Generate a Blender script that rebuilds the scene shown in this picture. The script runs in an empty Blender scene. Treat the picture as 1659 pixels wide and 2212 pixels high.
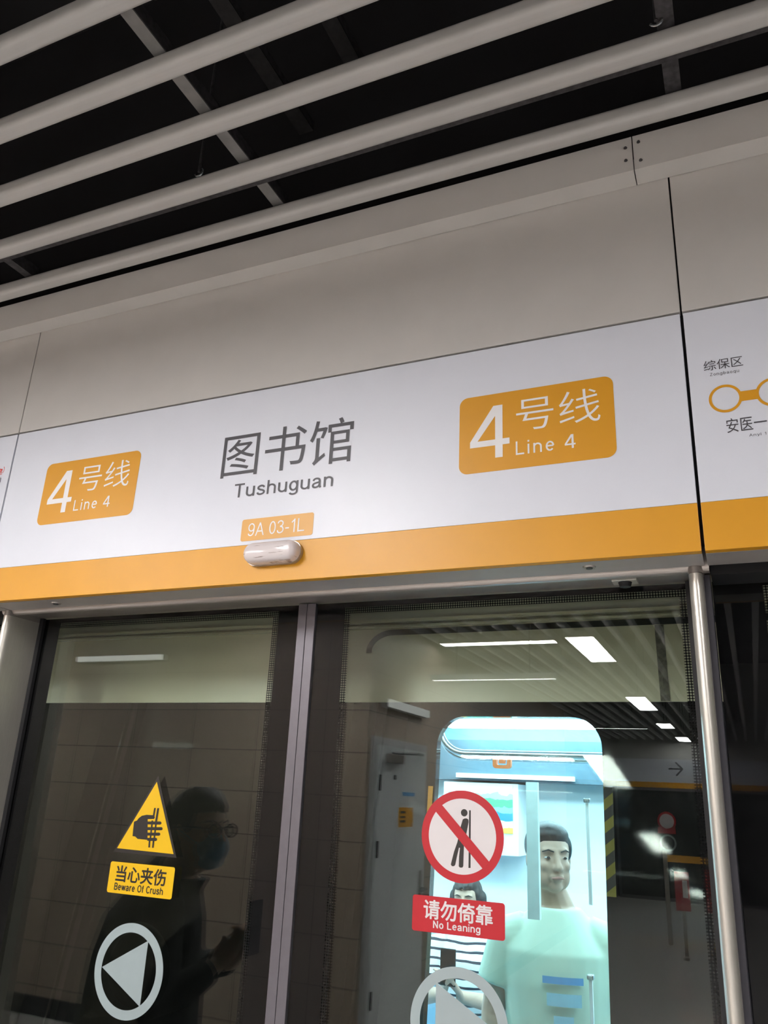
import bpy, bmesh, math, random
from mathutils import Vector, Matrix
random.seed(4)
C = bpy.context.scene.collection
sc = bpy.context.scene

# ------------------------------------------------------------------ camera
F = 1717.69                      # focal length in pixels of the 1659 x 2212 frame
RX = Vector((0.91498836, -0.09561794, -0.39198661))   # world X, Y, Z seen from the camera (right, down, forward)
RY = Vector((0.40097763, 0.32352905, 0.85705653))
RZ = Vector((0.04486908, -0.94137461, 0.33436597))
EYE = 1.72
cam = bpy.data.objects.new('camera', bpy.data.cameras.new('camera'))
C.objects.link(cam)
cam.data.sensor_fit = 'HORIZONTAL'
cam.data.sensor_width = 36.0
cam.data.lens = F / 1659 * 36.0
cam.data.clip_start = 0.02
cam.matrix_world = Matrix(((RX.x, -RX.y, -RX.z, 0), (RY.x, -RY.y, -RY.z, 0), (RZ.x, -RZ.y, -RZ.z, EYE), (0, 0, 0, 1)))
sc.camera = cam

# ------------------------------------------------------------------ world, light levels, exposure
w = bpy.data.worlds.new('world'); sc.world = w; w.use_nodes = True
w.node_tree.nodes['Background'].inputs[0].default_value = (0.8, 0.85, 1, 1)
w.node_tree.nodes['Background'].inputs[1].default_value = 0.004
LAMP = 78.0            # platform luminaires
LAMP_COL = (1.0, 0.972, 0.955)
TRAIN_LAMP = 34.0
TRAIN_COL = (0.62, 0.89, 1.0)
sc.view_settings.view_transform = 'Standard'
sc.view_settings.look = 'None'
sc.view_settings.gamma = 1.0
sc.view_settings.use_curve_mapping = False
sc.view_settings.exposure = -0.06
sc.cycles.transparent_max_bounces = 24
sc.cycles.max_bounces = 10
sc.cycles.caustics_reflective = False
sc.cycles.caustics_refractive = False

# ------------------------------------------------------------------ pixel helpers: where a pixel's ray meets a real plane
def ray(px, py):
    v = Vector((px - 829.5, py - 1106.0, F))
    return Vector((RX.dot(v), RY.dot(v), RZ.dot(v)))
def P(px, py, Y):
    d = ray(px, py); k = Y / d.y
    return Vector((d.x * k, Y, EYE + d.z * k))
def PZ(px, py, z):
    d = ray(px, py); k = (z - EYE) / d.z
    return Vector((d.x * k, d.y * k, z))
YH, YG = 1.60, 1.831             # sign face, front of the door glass
TT = math.tan(math.radians(5.1)) # lean of the train's side
def YT(z): return 2.08 + (z - 1.963) * TT
def PT(px, py, off=0.0):
    d = ray(px, py); k = (2.08 + off + (EYE - 1.963) * TT) / (d.y - d.z * TT)
    return Vector((d.x * k, d.y * k, EYE + d.z * k))
def MV(px, py, Yv):              # a thing seen mirrored in the door glass at path depth Yv
    p = P(px, py, Yv)
    return Vector((p.x, 2 * YG - Yv, p.z))

# ------------------------------------------------------------------ materials
def srgb(r, g, b):
    f = lambda c: (c / 12.92 if c <= 0.04045 else ((c + 0.055) / 1.055) ** 2.4)
    return (f(r / 255), f(g / 255), f(b / 255))
def mat(name, col, rough=0.5, metal=0.0, var=0.05, scale=40.0, bump=0.0, spec=0.5, stretch=None, coat=0.0):
    m = bpy.data.materials.new(name); m.use_nodes = True
    nt = m.node_tree; b = nt.nodes['Principled BSDF']
    b.inputs['Roughness'].default_value = rough; b.inputs['Metallic'].default_value = metal
    b.inputs['Specular IOR Level'].default_value = spec
    if coat: b.inputs['Coat Weight'].default_value = coat; b.inputs['Coat Roughness'].default_value = 0.03
    tc = nt.nodes.new('ShaderNodeTexCoord'); mp = nt.nodes.new('ShaderNodeMapping')
    if stretch: mp.inputs['Scale'].default_value = stretch
    n = nt.nodes.new('ShaderNodeTexNoise'); n.inputs['Scale'].default_value = scale; n.inputs['Detail'].default_value = 4
    nt.links.new(tc.outputs['Object'], mp.inputs['Vector']); nt.links.new(mp.outputs['Vector'], n.inputs['Vector'])
    r = nt.nodes.new('ShaderNodeValToRGB')
    r.color_ramp.elements[0].position = 0.3; r.color_ramp.elements[1].position = 0.7
    lo = tuple(c * (1 - var) for c in col); hi = tuple(min(1, c * (1 + var)) for c in col)
    r.color_ramp.elements[0].color = (*lo, 1); r.color_ramp.elements[1].color = (*hi, 1)
    nt.links.new(n.outputs['Fac'], r.inputs['Fac']); nt.links.new(r.outputs['Color'], b.inputs['Base Color'])
    if bump:
        bp = nt.nodes.new('ShaderNodeBump'); bp.inputs['Strength'].default_value = bump; bp.inputs['Distance'].default_value = 0.002
        nt.links.new(n.outputs['Fac'], bp.inputs['Height']); nt.links.new(bp.outputs['Normal'], b.inputs['Normal'])
    return m
def emit(name, col, s):
    m = bpy.data.materials.new(name); m.use_nodes = True; nt = m.node_tree
    nt.nodes.remove(nt.nodes['Principled BSDF'])
    e = nt.nodes.new('ShaderNodeEmission'); e.inputs[0].default_value = (*col, 1); e.inputs[1].default_value = s
    nt.links.new(e.outputs[0], nt.nodes['Material Output'].inputs[0])
    return m
def glass(name, tint=(0.9, 0.94, 0.92), ior=1.5, rough=0.0):
    m = bpy.data.materials.new(name); m.use_nodes = True; nt = m.node_tree
    nt.nodes.remove(nt.nodes['Principled BSDF'])
    t = nt.nodes.new('ShaderNodeBsdfTransparent'); t.inputs[0].default_value = (*tint, 1)
    g = nt.nodes.new('ShaderNodeBsdfGlossy'); g.inputs['Roughness'].default_value = rough
    f = nt.nodes.new('ShaderNodeFresnel')
    ge = nt.nodes.new('ShaderNodeNewGeometry'); q = nt.nodes.new('ShaderNodeMapRange')      # the same reflectance from either face of the pane
    q.inputs['To Min'].default_value = ior; q.inputs['To Max'].default_value = 1 / ior
    nt.links.new(ge.outputs['Backfacing'], q.inputs['Value']); nt.links.new(q.outputs['Result'], f.inputs['IOR'])
    mx = nt.nodes.new('ShaderNodeMixShader')
    nt.links.new(f.outputs[0], mx.inputs[0]); nt.links.new(t.outputs[0], mx.inputs[1]); nt.links.new(g.outputs[0], mx.inputs[2])
    nt.links.new(mx.outputs[0], nt.nodes['Material Output'].inputs[0])
    return m
def dots_mat(name, col, pitch=0.0060, cover=0.25):
    """black ceramic print broken into a diagonal grid of clear dots"""
    m = bpy.data.materials.new(name); m.use_nodes = True; nt = m.node_tree
    b = nt.nodes['Principled BSDF']; b.inputs['Base Color'].default_value = (*col, 1); b.inputs['Roughness'].default_value = 0.7; b.inputs['Specular IOR Level'].default_value = 0.05
    tc = nt.nodes.new('ShaderNodeTexCoord'); sp = nt.nodes.new('ShaderNodeSeparateXYZ')
    nt.links.new(tc.outputs['Object'], sp.inputs[0])
    def mth(op, a, c=None):
        q = nt.nodes.new('ShaderNodeMath'); q.operation = op
        for i, v in enumerate((a, c)):
            if v is None: continue
            if isinstance(v, (int, float)): q.inputs[i].default_value = v
            else: nt.links.new(v, q.inputs[i])
        return q.outputs[0]
    k = 2 * math.pi / pitch
    u = mth('COSINE', mth('MULTIPLY', sp.outputs['X'], k)); v = mth('COSINE', mth('MULTIPLY', sp.outputs['Z'], k))
    g = mth('GREATER_THAN', mth('ADD', u, v), cover)
    t = nt.nodes.new('ShaderNodeBsdfTransparent'); mx = nt.nodes.new('ShaderNodeMixShader')
    nt.links.new(g, mx.inputs[0]); nt.links.new(b.outputs[0], mx.inputs[1]); nt.links.new(t.outputs[0], mx.inputs[2])
    nt.links.new(mx.outputs[0], nt.nodes['Material Output'].inputs[0])
    return m
def node_math(nt, op, a, c=None):
    q = nt.nodes.new('ShaderNodeMath'); q.operation = op
    for i, v in enumerate((a, c)):
        if v is None: continue
        if isinstance(v, (int, float)): q.inputs[i].default_value = v
        else: nt.links.new(v, q.inputs[i])
    return q.outputs[0]

M = {}
M['grey_panel'] = mat('grey_panel_paint', (0.55, 0.53, 0.51), 0.42, var=0.02, scale=9, bump=0.03)
M['white_sign'] = mat('white_sign_film', (0.68, 0.70, 0.775), 0.36, var=0.01, scale=12)
M['orange'] = mat('orange_film', (0.65, 0.30, 0.013), 0.40, var=0.02, scale=12)
M['pale_orange'] = mat('pale_orange_film', (0.70, 0.36, 0.075), 0.40, var=0.02, scale=12)
M['ink'] = mat('dark_grey_ink', (0.055, 0.052, 0.062), 0.42, var=0.02)
M['white_ink'] = mat('white_ink', (0.80, 0.79, 0.80), 0.42, var=0.01)
M['red_ink'] = mat('red_ink', (0.65, 0.04, 0.03), 0.42, var=0.02)
M['steel'] = mat('brushed_steel', (0.44, 0.40, 0.37), 0.34, 0.7, var=0.08, scale=30, stretch=(0.6, 8, 20), bump=0.04)
M['post_steel'] = mat('post_steel', (0.66, 0.63, 0.57), 0.33, 0.6, var=0.05, scale=60, stretch=(12, 12, 0.5), bump=0.03)
M['return_grey'] = mat('return_metal', (0.44, 0.41, 0.395), 0.4, 0.3, var=0.04, scale=20)
M['dark_gap'] = mat('dark_gap', (0.006, 0.006, 0.007), 0.7)
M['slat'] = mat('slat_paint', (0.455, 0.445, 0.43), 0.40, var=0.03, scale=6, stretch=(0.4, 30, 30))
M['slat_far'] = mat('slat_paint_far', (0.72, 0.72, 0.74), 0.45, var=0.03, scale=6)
M['void'] = mat('black_void', (0.010, 0.010, 0.012), 0.8, var=0.3, scale=3)  # darkness above the slats is put into a near-black colour
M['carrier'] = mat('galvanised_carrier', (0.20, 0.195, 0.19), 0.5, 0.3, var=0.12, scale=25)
M['carrier_dim'] = mat('dim_channel', (0.016, 0.015, 0.016), 0.7, 0.2, var=0.5, scale=60)  # dimness of the high channels painted in as a near-black tone
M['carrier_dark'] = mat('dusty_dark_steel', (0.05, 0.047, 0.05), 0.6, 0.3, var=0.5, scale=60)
M['frit'] = mat('black_frit', (0.007, 0.006, 0.007), 0.7, var=0.1, spec=0.05)
M['dots'] = dots_mat('frit_dots', (0.010, 0.009, 0.010))
M['glass'] = glass('door_glass', (0.92, 0.96, 0.94), 1.43)
M['glass_reflective'] = glass('reflective_inner_glass', (0.94, 0.97, 0.95), 1.78)  # index raised to strengthen reflections in the clear area; no real coating
M['glass_body'] = bpy.data.materials.new('glass_body'); M['glass_body'].use_nodes = True
_t = M['glass_body'].node_tree; _t.nodes.remove(_t.nodes['Principled BSDF']); _b = _t.nodes.new('ShaderNodeBsdfTransparent'); _b.inputs[0].default_value = (0.97, 0.99, 0.98, 1)
_t.links.new(_b.outputs[0], _t.nodes['Material Output'].inputs[0])
M['glass_train'] = glass('train_glass', (0.82, 0.92, 0.95), 1.5, 0.02)
M['stile'] = mat('slate_aluminium', (0.155, 0.145, 0.165), 0.38, 0.5, var=0.04, scale=50)
M['rubber'] = mat('black_rubber', (0.012, 0.012, 0.014), 0.6)
M['slate'] = mat('slate_gasket', (0.05, 0.048, 0.06), 0.45, 0.2)
M['yellow'] = mat('yellow_sticker', (0.74, 0.45, 0.008), 0.4, var=0.01)
M['sticker_black'] = mat('black_sticker_ink', (0.022, 0.018, 0.016), 0.45)
M['sticker_red'] = mat('red_sticker', (0.47, 0.010, 0.020), 0.4, var=0.01)
M['sticker_white'] = mat('white_sticker', (0.66, 0.62, 0.63), 0.4, var=0.01)
M['frost'] = mat('frosted_arrow_film', (0.31, 0.37, 0.38), 0.5, var=0.02)
M['lens'] = None
M['cream'] = mat('cream_train_paint', (0.50, 0.45, 0.335), 0.30, var=0.02, scale=5)
M['band'] = mat('dark_window_band', (0.006, 0.0055, 0.0055), 0.035, spec=0.26, var=0.05, scale=8)
M['train_white'] = mat('train_lining', (0.84, 0.87, 0.88), 0.4, var=0.02)
M['train_blue'] = mat('train_blue_lining', (0.16, 0.30, 0.40), 0.4, var=0.03)
M['train_panel'] = mat('train_grey_blue_panel', (0.075, 0.13, 0.17), 0.4, var=0.03)
M['rail'] = mat('train_rail_steel', (0.55, 0.58, 0.6), 0.25, 0.9)
M['seat'] = mat('bench_plastic', (0.25, 0.40, 0.52), 0.4)
M['orange_strap'] = mat('orange_strap', (0.80, 0.20, 0.05), 0.5)
M['lamp_housing'] = mat('lamp_housing', (0.55, 0.55, 0.55), 0.5)
M['lamp'] = emit('lamp_diffuser', LAMP_COL, LAMP)
M['lamp_strong'] = emit('strong_lamp_diffuser', LAMP_COL, LAMP * 2)
M['lamp_dim'] = emit('lightbox_face', (1.0, 0.96, 0.93), 3.2)
M['lamp_slim'] = emit('slim_lamp_diffuser', LAMP_COL, LAMP * 0.5)
M['train_lamp'] = emit('train_lamp', TRAIN_COL, TRAIN_LAMP)
M['floor'] = mat('granite_floor', (0.55, 0.53, 0.51), 0.25, var=0.25, scale=180)
M['door_white'] = mat('white_door_paint', (0.78, 0.80, 0.82), 0.4, var=0.02)
M['hinge'] = mat('dark_hinge', (0.08, 0.08, 0.085), 0.4, 0.6)
M['notice'] = mat('orange_notice', (0.70, 0.33, 0.03), 0.5)
M['skin'] = mat('skin', (0.50, 0.31, 0.23), 0.5, var=0.05, scale=30)
M['hair'] = mat('black_hair', (0.012, 0.011, 0.012), 0.5, var=0.4, scale=150, stretch=(1, 1, 0.2), bump=0.6)
M['mask'] = mat('pale_blue_mask', (0.28, 0.42, 0.52), 0.7)
M['jacket'] = mat('dark_jacket', (0.013, 0.014, 0.017), 0.75, var=0.2, scale=80)
M['trousers'] = mat('dark_trousers', (0.018, 0.018, 0.022), 0.8)
M['jeans'] = mat('blue_grey_trousers', (0.10, 0.13, 0.18), 0.8, var=0.2, scale=120)
M['shoe'] = mat('dark_shoe', (0.03, 0.03, 0.032), 0.5)
M['eye_white'] = mat('eye_white', (0.55, 0.52, 0.50), 0.2)
M['iris'] = mat('dark_iris', (0.015, 0.01, 0.008), 0.15)
M['lips'] = mat('lips', (0.42, 0.18, 0.15), 0.5)
M['phone'] = mat('black_phone', (0.01, 0.01, 0.012), 0.15)
M['red_board'] = mat('red_board', (0.45, 0.03, 0.04), 0.5)
M['far_door'] = mat('far_dark_glass', (0.03, 0.032, 0.036), 0.12)

def tile_mat():
    m = bpy.data.materials.new('brown_stone_tile'); m.use_nodes = True; nt = m.node_tree; b = nt.nodes['Principled BSDF']
    tc = nt.nodes.new('ShaderNodeTexCoord'); sp = nt.nodes.new('ShaderNodeSeparateXYZ'); nt.links.new(tc.outputs['Object'], sp.inputs[0])
    mm = lambda op, a, c=None: node_math(nt, op, a, c)
    row = mm('GREATER_THAN', mm('FRACT', mm('DIVIDE', mm('ADD', sp.outputs['Z'], 0.10), 0.30)), 0.978)
    col = mm('GREATER_THAN', mm('FRACT', mm('DIVIDE', mm('ADD', sp.outputs['X'], sp.outputs['Y']), 0.6)), 0.99)
    g = mm('MAXIMUM', row, col)
    n = nt.nodes.new('ShaderNodeTexNoise'); n.inputs['Scale'].default_value = 7; nt.links.new(tc.outputs['Object'], n.inputs['Vector'])
    r = nt.nodes.new('ShaderNodeValToRGB'); r.color_ramp.elements[0].color = (0.37, 0.29, 0.235, 1); r.color_ramp.elements[1].color = (0.43, 0.345, 0.28, 1)
    nt.links.new(n.outputs['Fac'], r.inputs[0])
    mx = nt.nodes.new('ShaderNodeMix'); mx.data_type = 'RGBA'; nt.links.new(g, mx.inputs[0]); nt.links.new(r.outputs[0], mx.inputs[6]); mx.inputs[7].default_value = (0.15, 0.12, 0.10, 1)
    nt.links.new(mx.outputs[2], b.inputs['Base Color']); b.inputs['Roughness'].default_value = 0.45
    return m
M['tile'] = tile_mat()

def lens_mat():
    """cloudy white plastic with brown scuffs"""
    m = bpy.data.materials.new('scuffed_white_plastic'); m.use_nodes = True; nt = m.node_tree; b = nt.nodes['Principled BSDF']
    tc = nt.nodes.new('ShaderNodeTexCoord'); mp = nt.nodes.new('ShaderNodeMapping'); mp.inputs['Scale'].default_value = (22, 30, 160)
    nt.links.new(tc.outputs['Object'], mp.inputs[0])
    n = nt.nodes.new('ShaderNodeTexNoise'); n.inputs['Scale'].default_value = 1.0; n.inputs['Detail'].default_value = 5; nt.links.new(mp.outputs[0], n.inputs['Vector'])
    r = nt.nodes.new('ShaderNodeValToRGB'); r.color_ramp.elements[0].position = 0.60; r.color_ramp.elements[1].position = 0.70
    r.color_ramp.elements[0].color = (0.66, 0.60, 0.60, 1); r.color_ramp.elements[1].color = (0.20, 0.14, 0.12, 1)
    nt.links.new(n.outputs['Fac'], r.inputs[0]); nt.links.new(r.outputs[0], b.inputs['Base Color'])
    b.inputs['Roughness'].default_value = 0.16
    b.inputs['Subsurface Weight'].default_value = 0.15; b.inputs['Subsurface Radius'].default_value = (0.01, 0.01, 0.01)
    return m
M['lens'] = lens_mat()

def stripes_mat():
    m = bpy.data.materials.new('navy_striped_cotton'); m.use_nodes = True; nt = m.node_tree; b = nt.nodes['Principled BSDF']
    tc = nt.nodes.new('ShaderNodeTexCoord'); sp = nt.nodes.new('ShaderNodeSeparateXYZ'); nt.links.new(tc.outputs['Object'], sp.inputs[0])
    n = nt.nodes.new('ShaderNodeTexNoise'); n.inputs['Scale'].default_value = 6; nt.links.new(tc.outputs['Object'], n.inputs['Vector'])
    z = node_math(nt, 'ADD', sp.outputs['Z'], node_math(nt, 'MULTIPLY', n.outputs['Fac'], 0.03))
    g = node_math(nt, 'GREATER_THAN', node_math(nt, 'FRACT', node_math(nt, 'DIVIDE', z, 0.036)), 0.72)
    mx = nt.nodes.new('ShaderNodeMix'); mx.data_type = 'RGBA'; nt.links.new(g, mx.inputs[0])
    mx.inputs[6].default_value = (0.72, 0.74, 0.76, 1); mx.inputs[7].default_value = (0.012, 0.018, 0.035, 1)
    nt.links.new(mx.outputs[2], b.inputs['Base Color']); b.inputs['Roughness'].default_value = 0.8
    return m
M['stripes'] = stripes_mat()
M['mint'] = mat('pale_mint_cotton', (0.60, 0.70, 0.56), 0.8, var=0.03, scale=14)
M['print_blue'] = mat('blue_shirt_print', (0.10, 0.32, 0.62), 0.7)
M['print_pale'] = mat('pale_blue_shirt_print', (0.30, 0.55, 0.68), 0.7)

def poster_mat():
    """generic travel advert: white sky, green hills, blue water, yellow strip"""
    m = bpy.data.materials.new('advert_print'); m.use_nodes = True; nt = m.node_tree; b = nt.nodes['Principled BSDF']
    tc = nt.nodes.new('ShaderNodeTexCoord'); sp = nt.nodes.new('ShaderNodeSeparateXYZ'); nt.links.new(tc.outputs['Generated'], sp.inputs[0])
    n = nt.nodes.new('ShaderNodeTexNoise'); n.inputs['Scale'].default_value = 5; n.inputs['Detail'].default_value = 6; nt.links.new(tc.outputs['Generated'], n.inputs['Vector'])
    z = node_math(nt, 'ADD', sp.outputs['Z'], node_math(nt, 'MULTIPLY', node_math(nt, 'SUBTRACT', n.outputs['Fac'], 0.5), 0.28))
    r = nt.nodes.new('ShaderNodeValToRGB'); r.color_ramp.interpolation = 'CONSTANT'
    cols = [(0.0, (0.8, 0.5, 0.1)), (0.10, (0.8, 0.85, 0.85)), (0.26, (0.03, 0.25, 0.7)), (0.42, (0.25, 0.5, 0.6)), (0.55, (0.10, 0.35, 0.2)), (0.70, (0.4, 0.62, 0.5)), (0.80, (0.85, 0.92, 0.95))]
    e = r.color_ramp.elements
    while len(e) < len(cols): e.new(0.5)
    for i, (p, c) in enumerate(cols): e[i].position = p; e[i].color = (*c, 1)
    nt.links.new(z, r.inputs[0]); nt.links.new(r.outputs[0], b.inputs['Base Color'])
    return m
M['poster'] = poster_mat()
def hazard_mat():
    m = bpy.data.materials.new('yellow_black_hazard'); m.use_nodes = True; nt = m.node_tree; b = nt.nodes['Principled BSDF']
    tc = nt.nodes.new('ShaderNodeTexCoord'); sp = nt.nodes.new('ShaderNodeSeparateXYZ'); nt.links.new(tc.outputs['Object'], sp.inputs[0])
    g = node_math(nt, 'GREATER_THAN', node_math(nt, 'FRACT', node_math(nt, 'DIVIDE', node_math(nt, 'SUBTRACT', sp.outputs['Z'], node_math(nt, 'MULTIPLY', sp.outputs['X'], 0.8)), 0.05)), 0.5)
    mx = nt.nodes.new('ShaderNodeMix'); mx.data_type = 'RGBA'; nt.links.new(g, mx.inputs[0])
    mx.inputs[6].default_value = (0.17, 0.155, 0.015, 1); mx.inputs[7].default_value = (0.02, 0.02, 0.02, 1)
    nt.links.new(mx.outputs[2], b.inputs['Base Color'])
    return m
M['hazard'] = hazard_mat()
M['seal_soft'] = mat('worn_grey_seal', (0.12, 0.105, 0.085), 0.7, var=0.6, scale=70)

# ------------------------------------------------------------------ mesh helpers
ORG = {}
def link(name, me, m, parent=None, smooth=False):
    o = bpy.data.objects.new(name, me); C.objects.link(o)
    if m: me.materials.append(m)
    if parent is not None:
        o.parent = parent; org = ORG[parent]
    else:
        vs = [v.co for v in me.vertices]
        org = Vector(((min(v.x for v in vs) + max(v.x for v in vs)) / 2, (min(v.y for v in vs) + max(v.y for v in vs)) / 2, min(v.z for v in vs)))
        o.location = org
    me.transform(Matrix.Translation(-org)); ORG[o] = org
    if smooth:
        me.shade_smooth()
    return o
def obj(name, bm, m, parent=None, smooth=False):
    me = bpy.data.meshes.new(name)
    bmesh.ops.recalc_face_normals(bm, faces=bm.faces)
    bm.to_mesh(me); bm.free()
    if smooth == 'auto':
        o = link(name, me, m, parent, True)
        try: me.set_sharp_from_angle(angle=math.radians(35))
        except Exception: pass
        return o
    return link(name, me, m, parent, smooth)
def tag(o, label=None, cat=None, group=None, kind=None):
    for k, v in (('label', label), ('category', cat), ('group', group), ('kind', kind)):
        if v: o[k] = v
    return o
def thing(name, label, cat, loc, group=None):
    o = bpy.data.objects.new(name, None); C.objects.link(o); o.location = loc; ORG[o] = Vector(loc); o.empty_display_size = 0.1
    return tag(o, label, cat, group)
def copy_tree(o, parent=None):
    c = o.copy(); C.objects.link(c)
    if parent is not None: c.parent = parent
    for ch in list(o.children): copy_tree(ch, c)
    return c
NB = bmesh.new
def box(bm, x0, x1, y0, y1, z0, z1, bev=0.0, seg=2):
    vs = [bm.verts.new((x, y, z)) for x in (x0, x1) for y in (y0, y1) for z in (z0, z1)]
    fs = [bm.faces.new([vs[i] for i in f]) for f in ((0, 1, 3, 2), (4, 6, 7, 5), (0, 4, 5, 1), (2, 3, 7, 6), (0, 2, 6, 4), (1, 5, 7, 3))]
    if bev:
        es = list({e for f in fs for e in f.edges})
        bmesh.ops.bevel(bm, geom=es, offset=bev, segments=seg, affect='EDGES', profile=0.5)
    return bm
def prism_x(bm, prof, x0, x1):
    """profile of (y, z) points swept along X"""
    a = [bm.verts.new((x0, y, z)) for y, z in prof]; b = [bm.verts.new((x1, y, z)) for y, z in prof]
    n = len(prof)
    for i in range(n): bm.faces.new((a[i], a[(i + 1) % n], b[(i + 1) % n], b[i]))
    bm.faces.new(a); bm.faces.new(b[::-1]); return bm
def prism_y(bm, prof, y0, y1):
    a = [bm.verts.new((x, y0, z)) for x, z in prof]; b = [bm.verts.new((x, y1, z)) for x, z in prof]
    n = len(prof)
    for i in range(n): bm.faces.new((a[i], a[(i + 1) % n], b[(i + 1) % n], b[i]))
    bm.faces.new(a); bm.faces.new(b[::-1]); return bm
def prism_z(bm, prof, z0, z1):
    a = [bm.verts.new((x, y, z0)) for x, y in prof]; b = [bm.verts.new((x, y, z1)) for x, y in prof]
    n = len(prof)
    for i in range(n): bm.faces.new((a[i], a[(i + 1) % n], b[(i + 1) % n], b[i]))
    bm.faces.new(a); bm.faces.new(b[::-1]); return bm
def rrect(x0, x1, z0, z1, r, n=8):
    out = []
    for cx, cz, a0 in ((x1 - r, z1 - r, 0), (x0 + r, z1 - r, 90), (x0 + r, z0 + r, 180), (x1 - r, z0 + r, 270)):
        for i in range(n + 1):
            a = math.radians(a0 + 90 * i / n); out.append((cx + r * math.cos(a), cz + r * math.sin(a)))
    return out
def circ(cx, cz, r, n=48, rz=None):
    return [(cx + r * math.cos(2 * math.pi * i / n), cz + (rz or r) * math.sin(2 * math.pi * i / n)) for i in range(n)]
def plate(bm, outer, holes, fn, thick):
    """flat plate of (x, z) outline with holes; fn maps (x, z, depth) to a point"""
    tmp = bmesh.new(); es = []
    for loop in [outer] + list(holes):
        vs = [tmp.verts.new((x, z, 0)) for x, z in loop]
        for i in range(len(vs)): es.append(tmp.edges.new((vs[i], vs[(i + 1) % len(vs)])))
    if holes: bmesh.ops.triangle_fill(tmp, use_beauty=True, use_dissolve=False, edges=es)
    else: bmesh.ops.triangle_fill(tmp, use_beauty=True, use_dissolve=True, edges=es)
    tmp.verts.index_update()
    V = list(tmp.verts)
    a = [bm.verts.new(fn(v.co.x, v.co.y, 0)) for v in V]
    fr = [bm.faces.new([a[v.index] for v in f.verts]) for f in tmp.faces]
    if thick:
        b = [bm.verts.new(fn(v.co.x, v.co.y, thick)) for v in V]
        for f in tmp.faces: bm.faces.new([b[v.index] for v in reversed(f.verts)])
        for e in tmp.edges:
            if len(e.link_faces) == 1:
                i, j = e.verts[0].index, e.verts[1].index
                bm.faces.new((a[i], a[j], b[j], b[i]))
    tmp.free(); return bm
def onY(Y): return lambda x, z, d: (x, Y + d, z)
def tube(bm, pts, radii, n=12, caps=True):
    pts = [Vector(p) for p in pts]
    if not isinstance(radii, (list, tuple)): radii = [radii] * len(pts)
    rings = []; up = None
    for i, p in enumerate(pts):
        d = (pts[min(i + 1, len(pts) - 1)] - pts[max(i - 1, 0)]).normalized()
        if up is None: up = d.orthogonal().normalized()
        up = (up - d * up.dot(d)).normalized(); s = d.cross(up)
        rings.append([bm.verts.new(p + (up * math.cos(2 * math.pi * k / n) + s * math.sin(2 * math.pi * k / n)) * radii[i]) for k in range(n)])
    for a, b in zip(rings, rings[1:]):
        for k in range(n): bm.faces.new((a[k], a[(k + 1) % n], b[(k + 1) % n], b[k]))
    if caps: bm.faces.new(rings[0][::-1]); bm.faces.new(rings[-1])
    return bm
def limb(bm, pts, radii, n=14):
    """tapered tube with rounded ends"""
    pts = [Vector(p) for p in pts]; d0 = (pts[0] - pts[1]).normalized(); d1 = (pts[-1] - pts[-2]).normalized()
    P_, R_ = [], []
    for a in (85, 60, 30): P_.append(pts[0] + d0 * radii[0] * math.sin(math.radians(a))); R_.append(radii[0] * math.cos(math.radians(a)))
    P_ += pts; R_ += list(radii)
    for a in (30, 60, 85): P_.append(pts[-1] + d1 * radii[-1] * math.sin(math.radians(a))); R_.append(radii[-1] * math.cos(math.radians(a)))
    return tube(bm, P_, R_, n)
def ell(bm, c, r, f=Vector((0, -1, 0)), u=16, v=10):
    """ellipsoid; r = (forward, side, up), f = forward direction"""
    f = Vector(f).normalized(); up = Vector((0, 0, 1)); s = up.cross(f).normalized(); up = f.cross(s)
    m = Matrix((f * r[0], s * r[1], up * r[2])).transposed().to_4x4(); m.translation = Vector(c)
    bmesh.ops.create_uvsphere(bm, u_segments=u, v_segments=v, radius=1.0, matrix=m); return bm
def loft(bm, secs, f, n=24):
    """torso: sections of (centre, half width, half depth), facing f"""
    f = Vector(f).normalized(); s = Vector((0, 0, 1)).cross(f).normalized(); rings = []
    for c, a, b in secs:
        c = Vector(c)
        rings.append([bm.verts.new(c + s * a * math.cos(2 * math.pi * k / n) + f * b * math.sin(2 * math.pi * k / n)) for k in range(n)])
    for p, q in zip(rings, rings[1:]):
        for k in range(n): bm.faces.new((p[k], p[(k + 1) % n], q[(k + 1) % n], q[k]))
    bm.faces.new(rings[0][::-1]); bm.faces.new(rings[-1]); return bm
def remeshed(name, bm, m, parent, voxel=0.006, smooth=4):
    me = bpy.data.meshes.new('tmp'); bmesh.ops.recalc_face_normals(bm, faces=bm.faces); bm.to_mesh(me); bm.free()
    t = bpy.data.objects.new('tmp', me); C.objects.link(t)
    r = t.modifiers.new('r', 'REMESH'); r.mode = 'VOXEL'; r.voxel_size = voxel
    s = t.modifiers.new('s', 'SMOOTH'); s.factor = 0.5; s.iterations = smooth
    dg = bpy.context.evaluated_depsgraph_get(); dg.update()
    out = bpy.data.meshes.new_from_object(t.evaluated_get(dg)); out.name = name
    bpy.data.objects.remove(t); bpy.data.meshes.remove(me)
    out.materials.clear()
    return link(name, out, m, parent, True)

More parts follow.
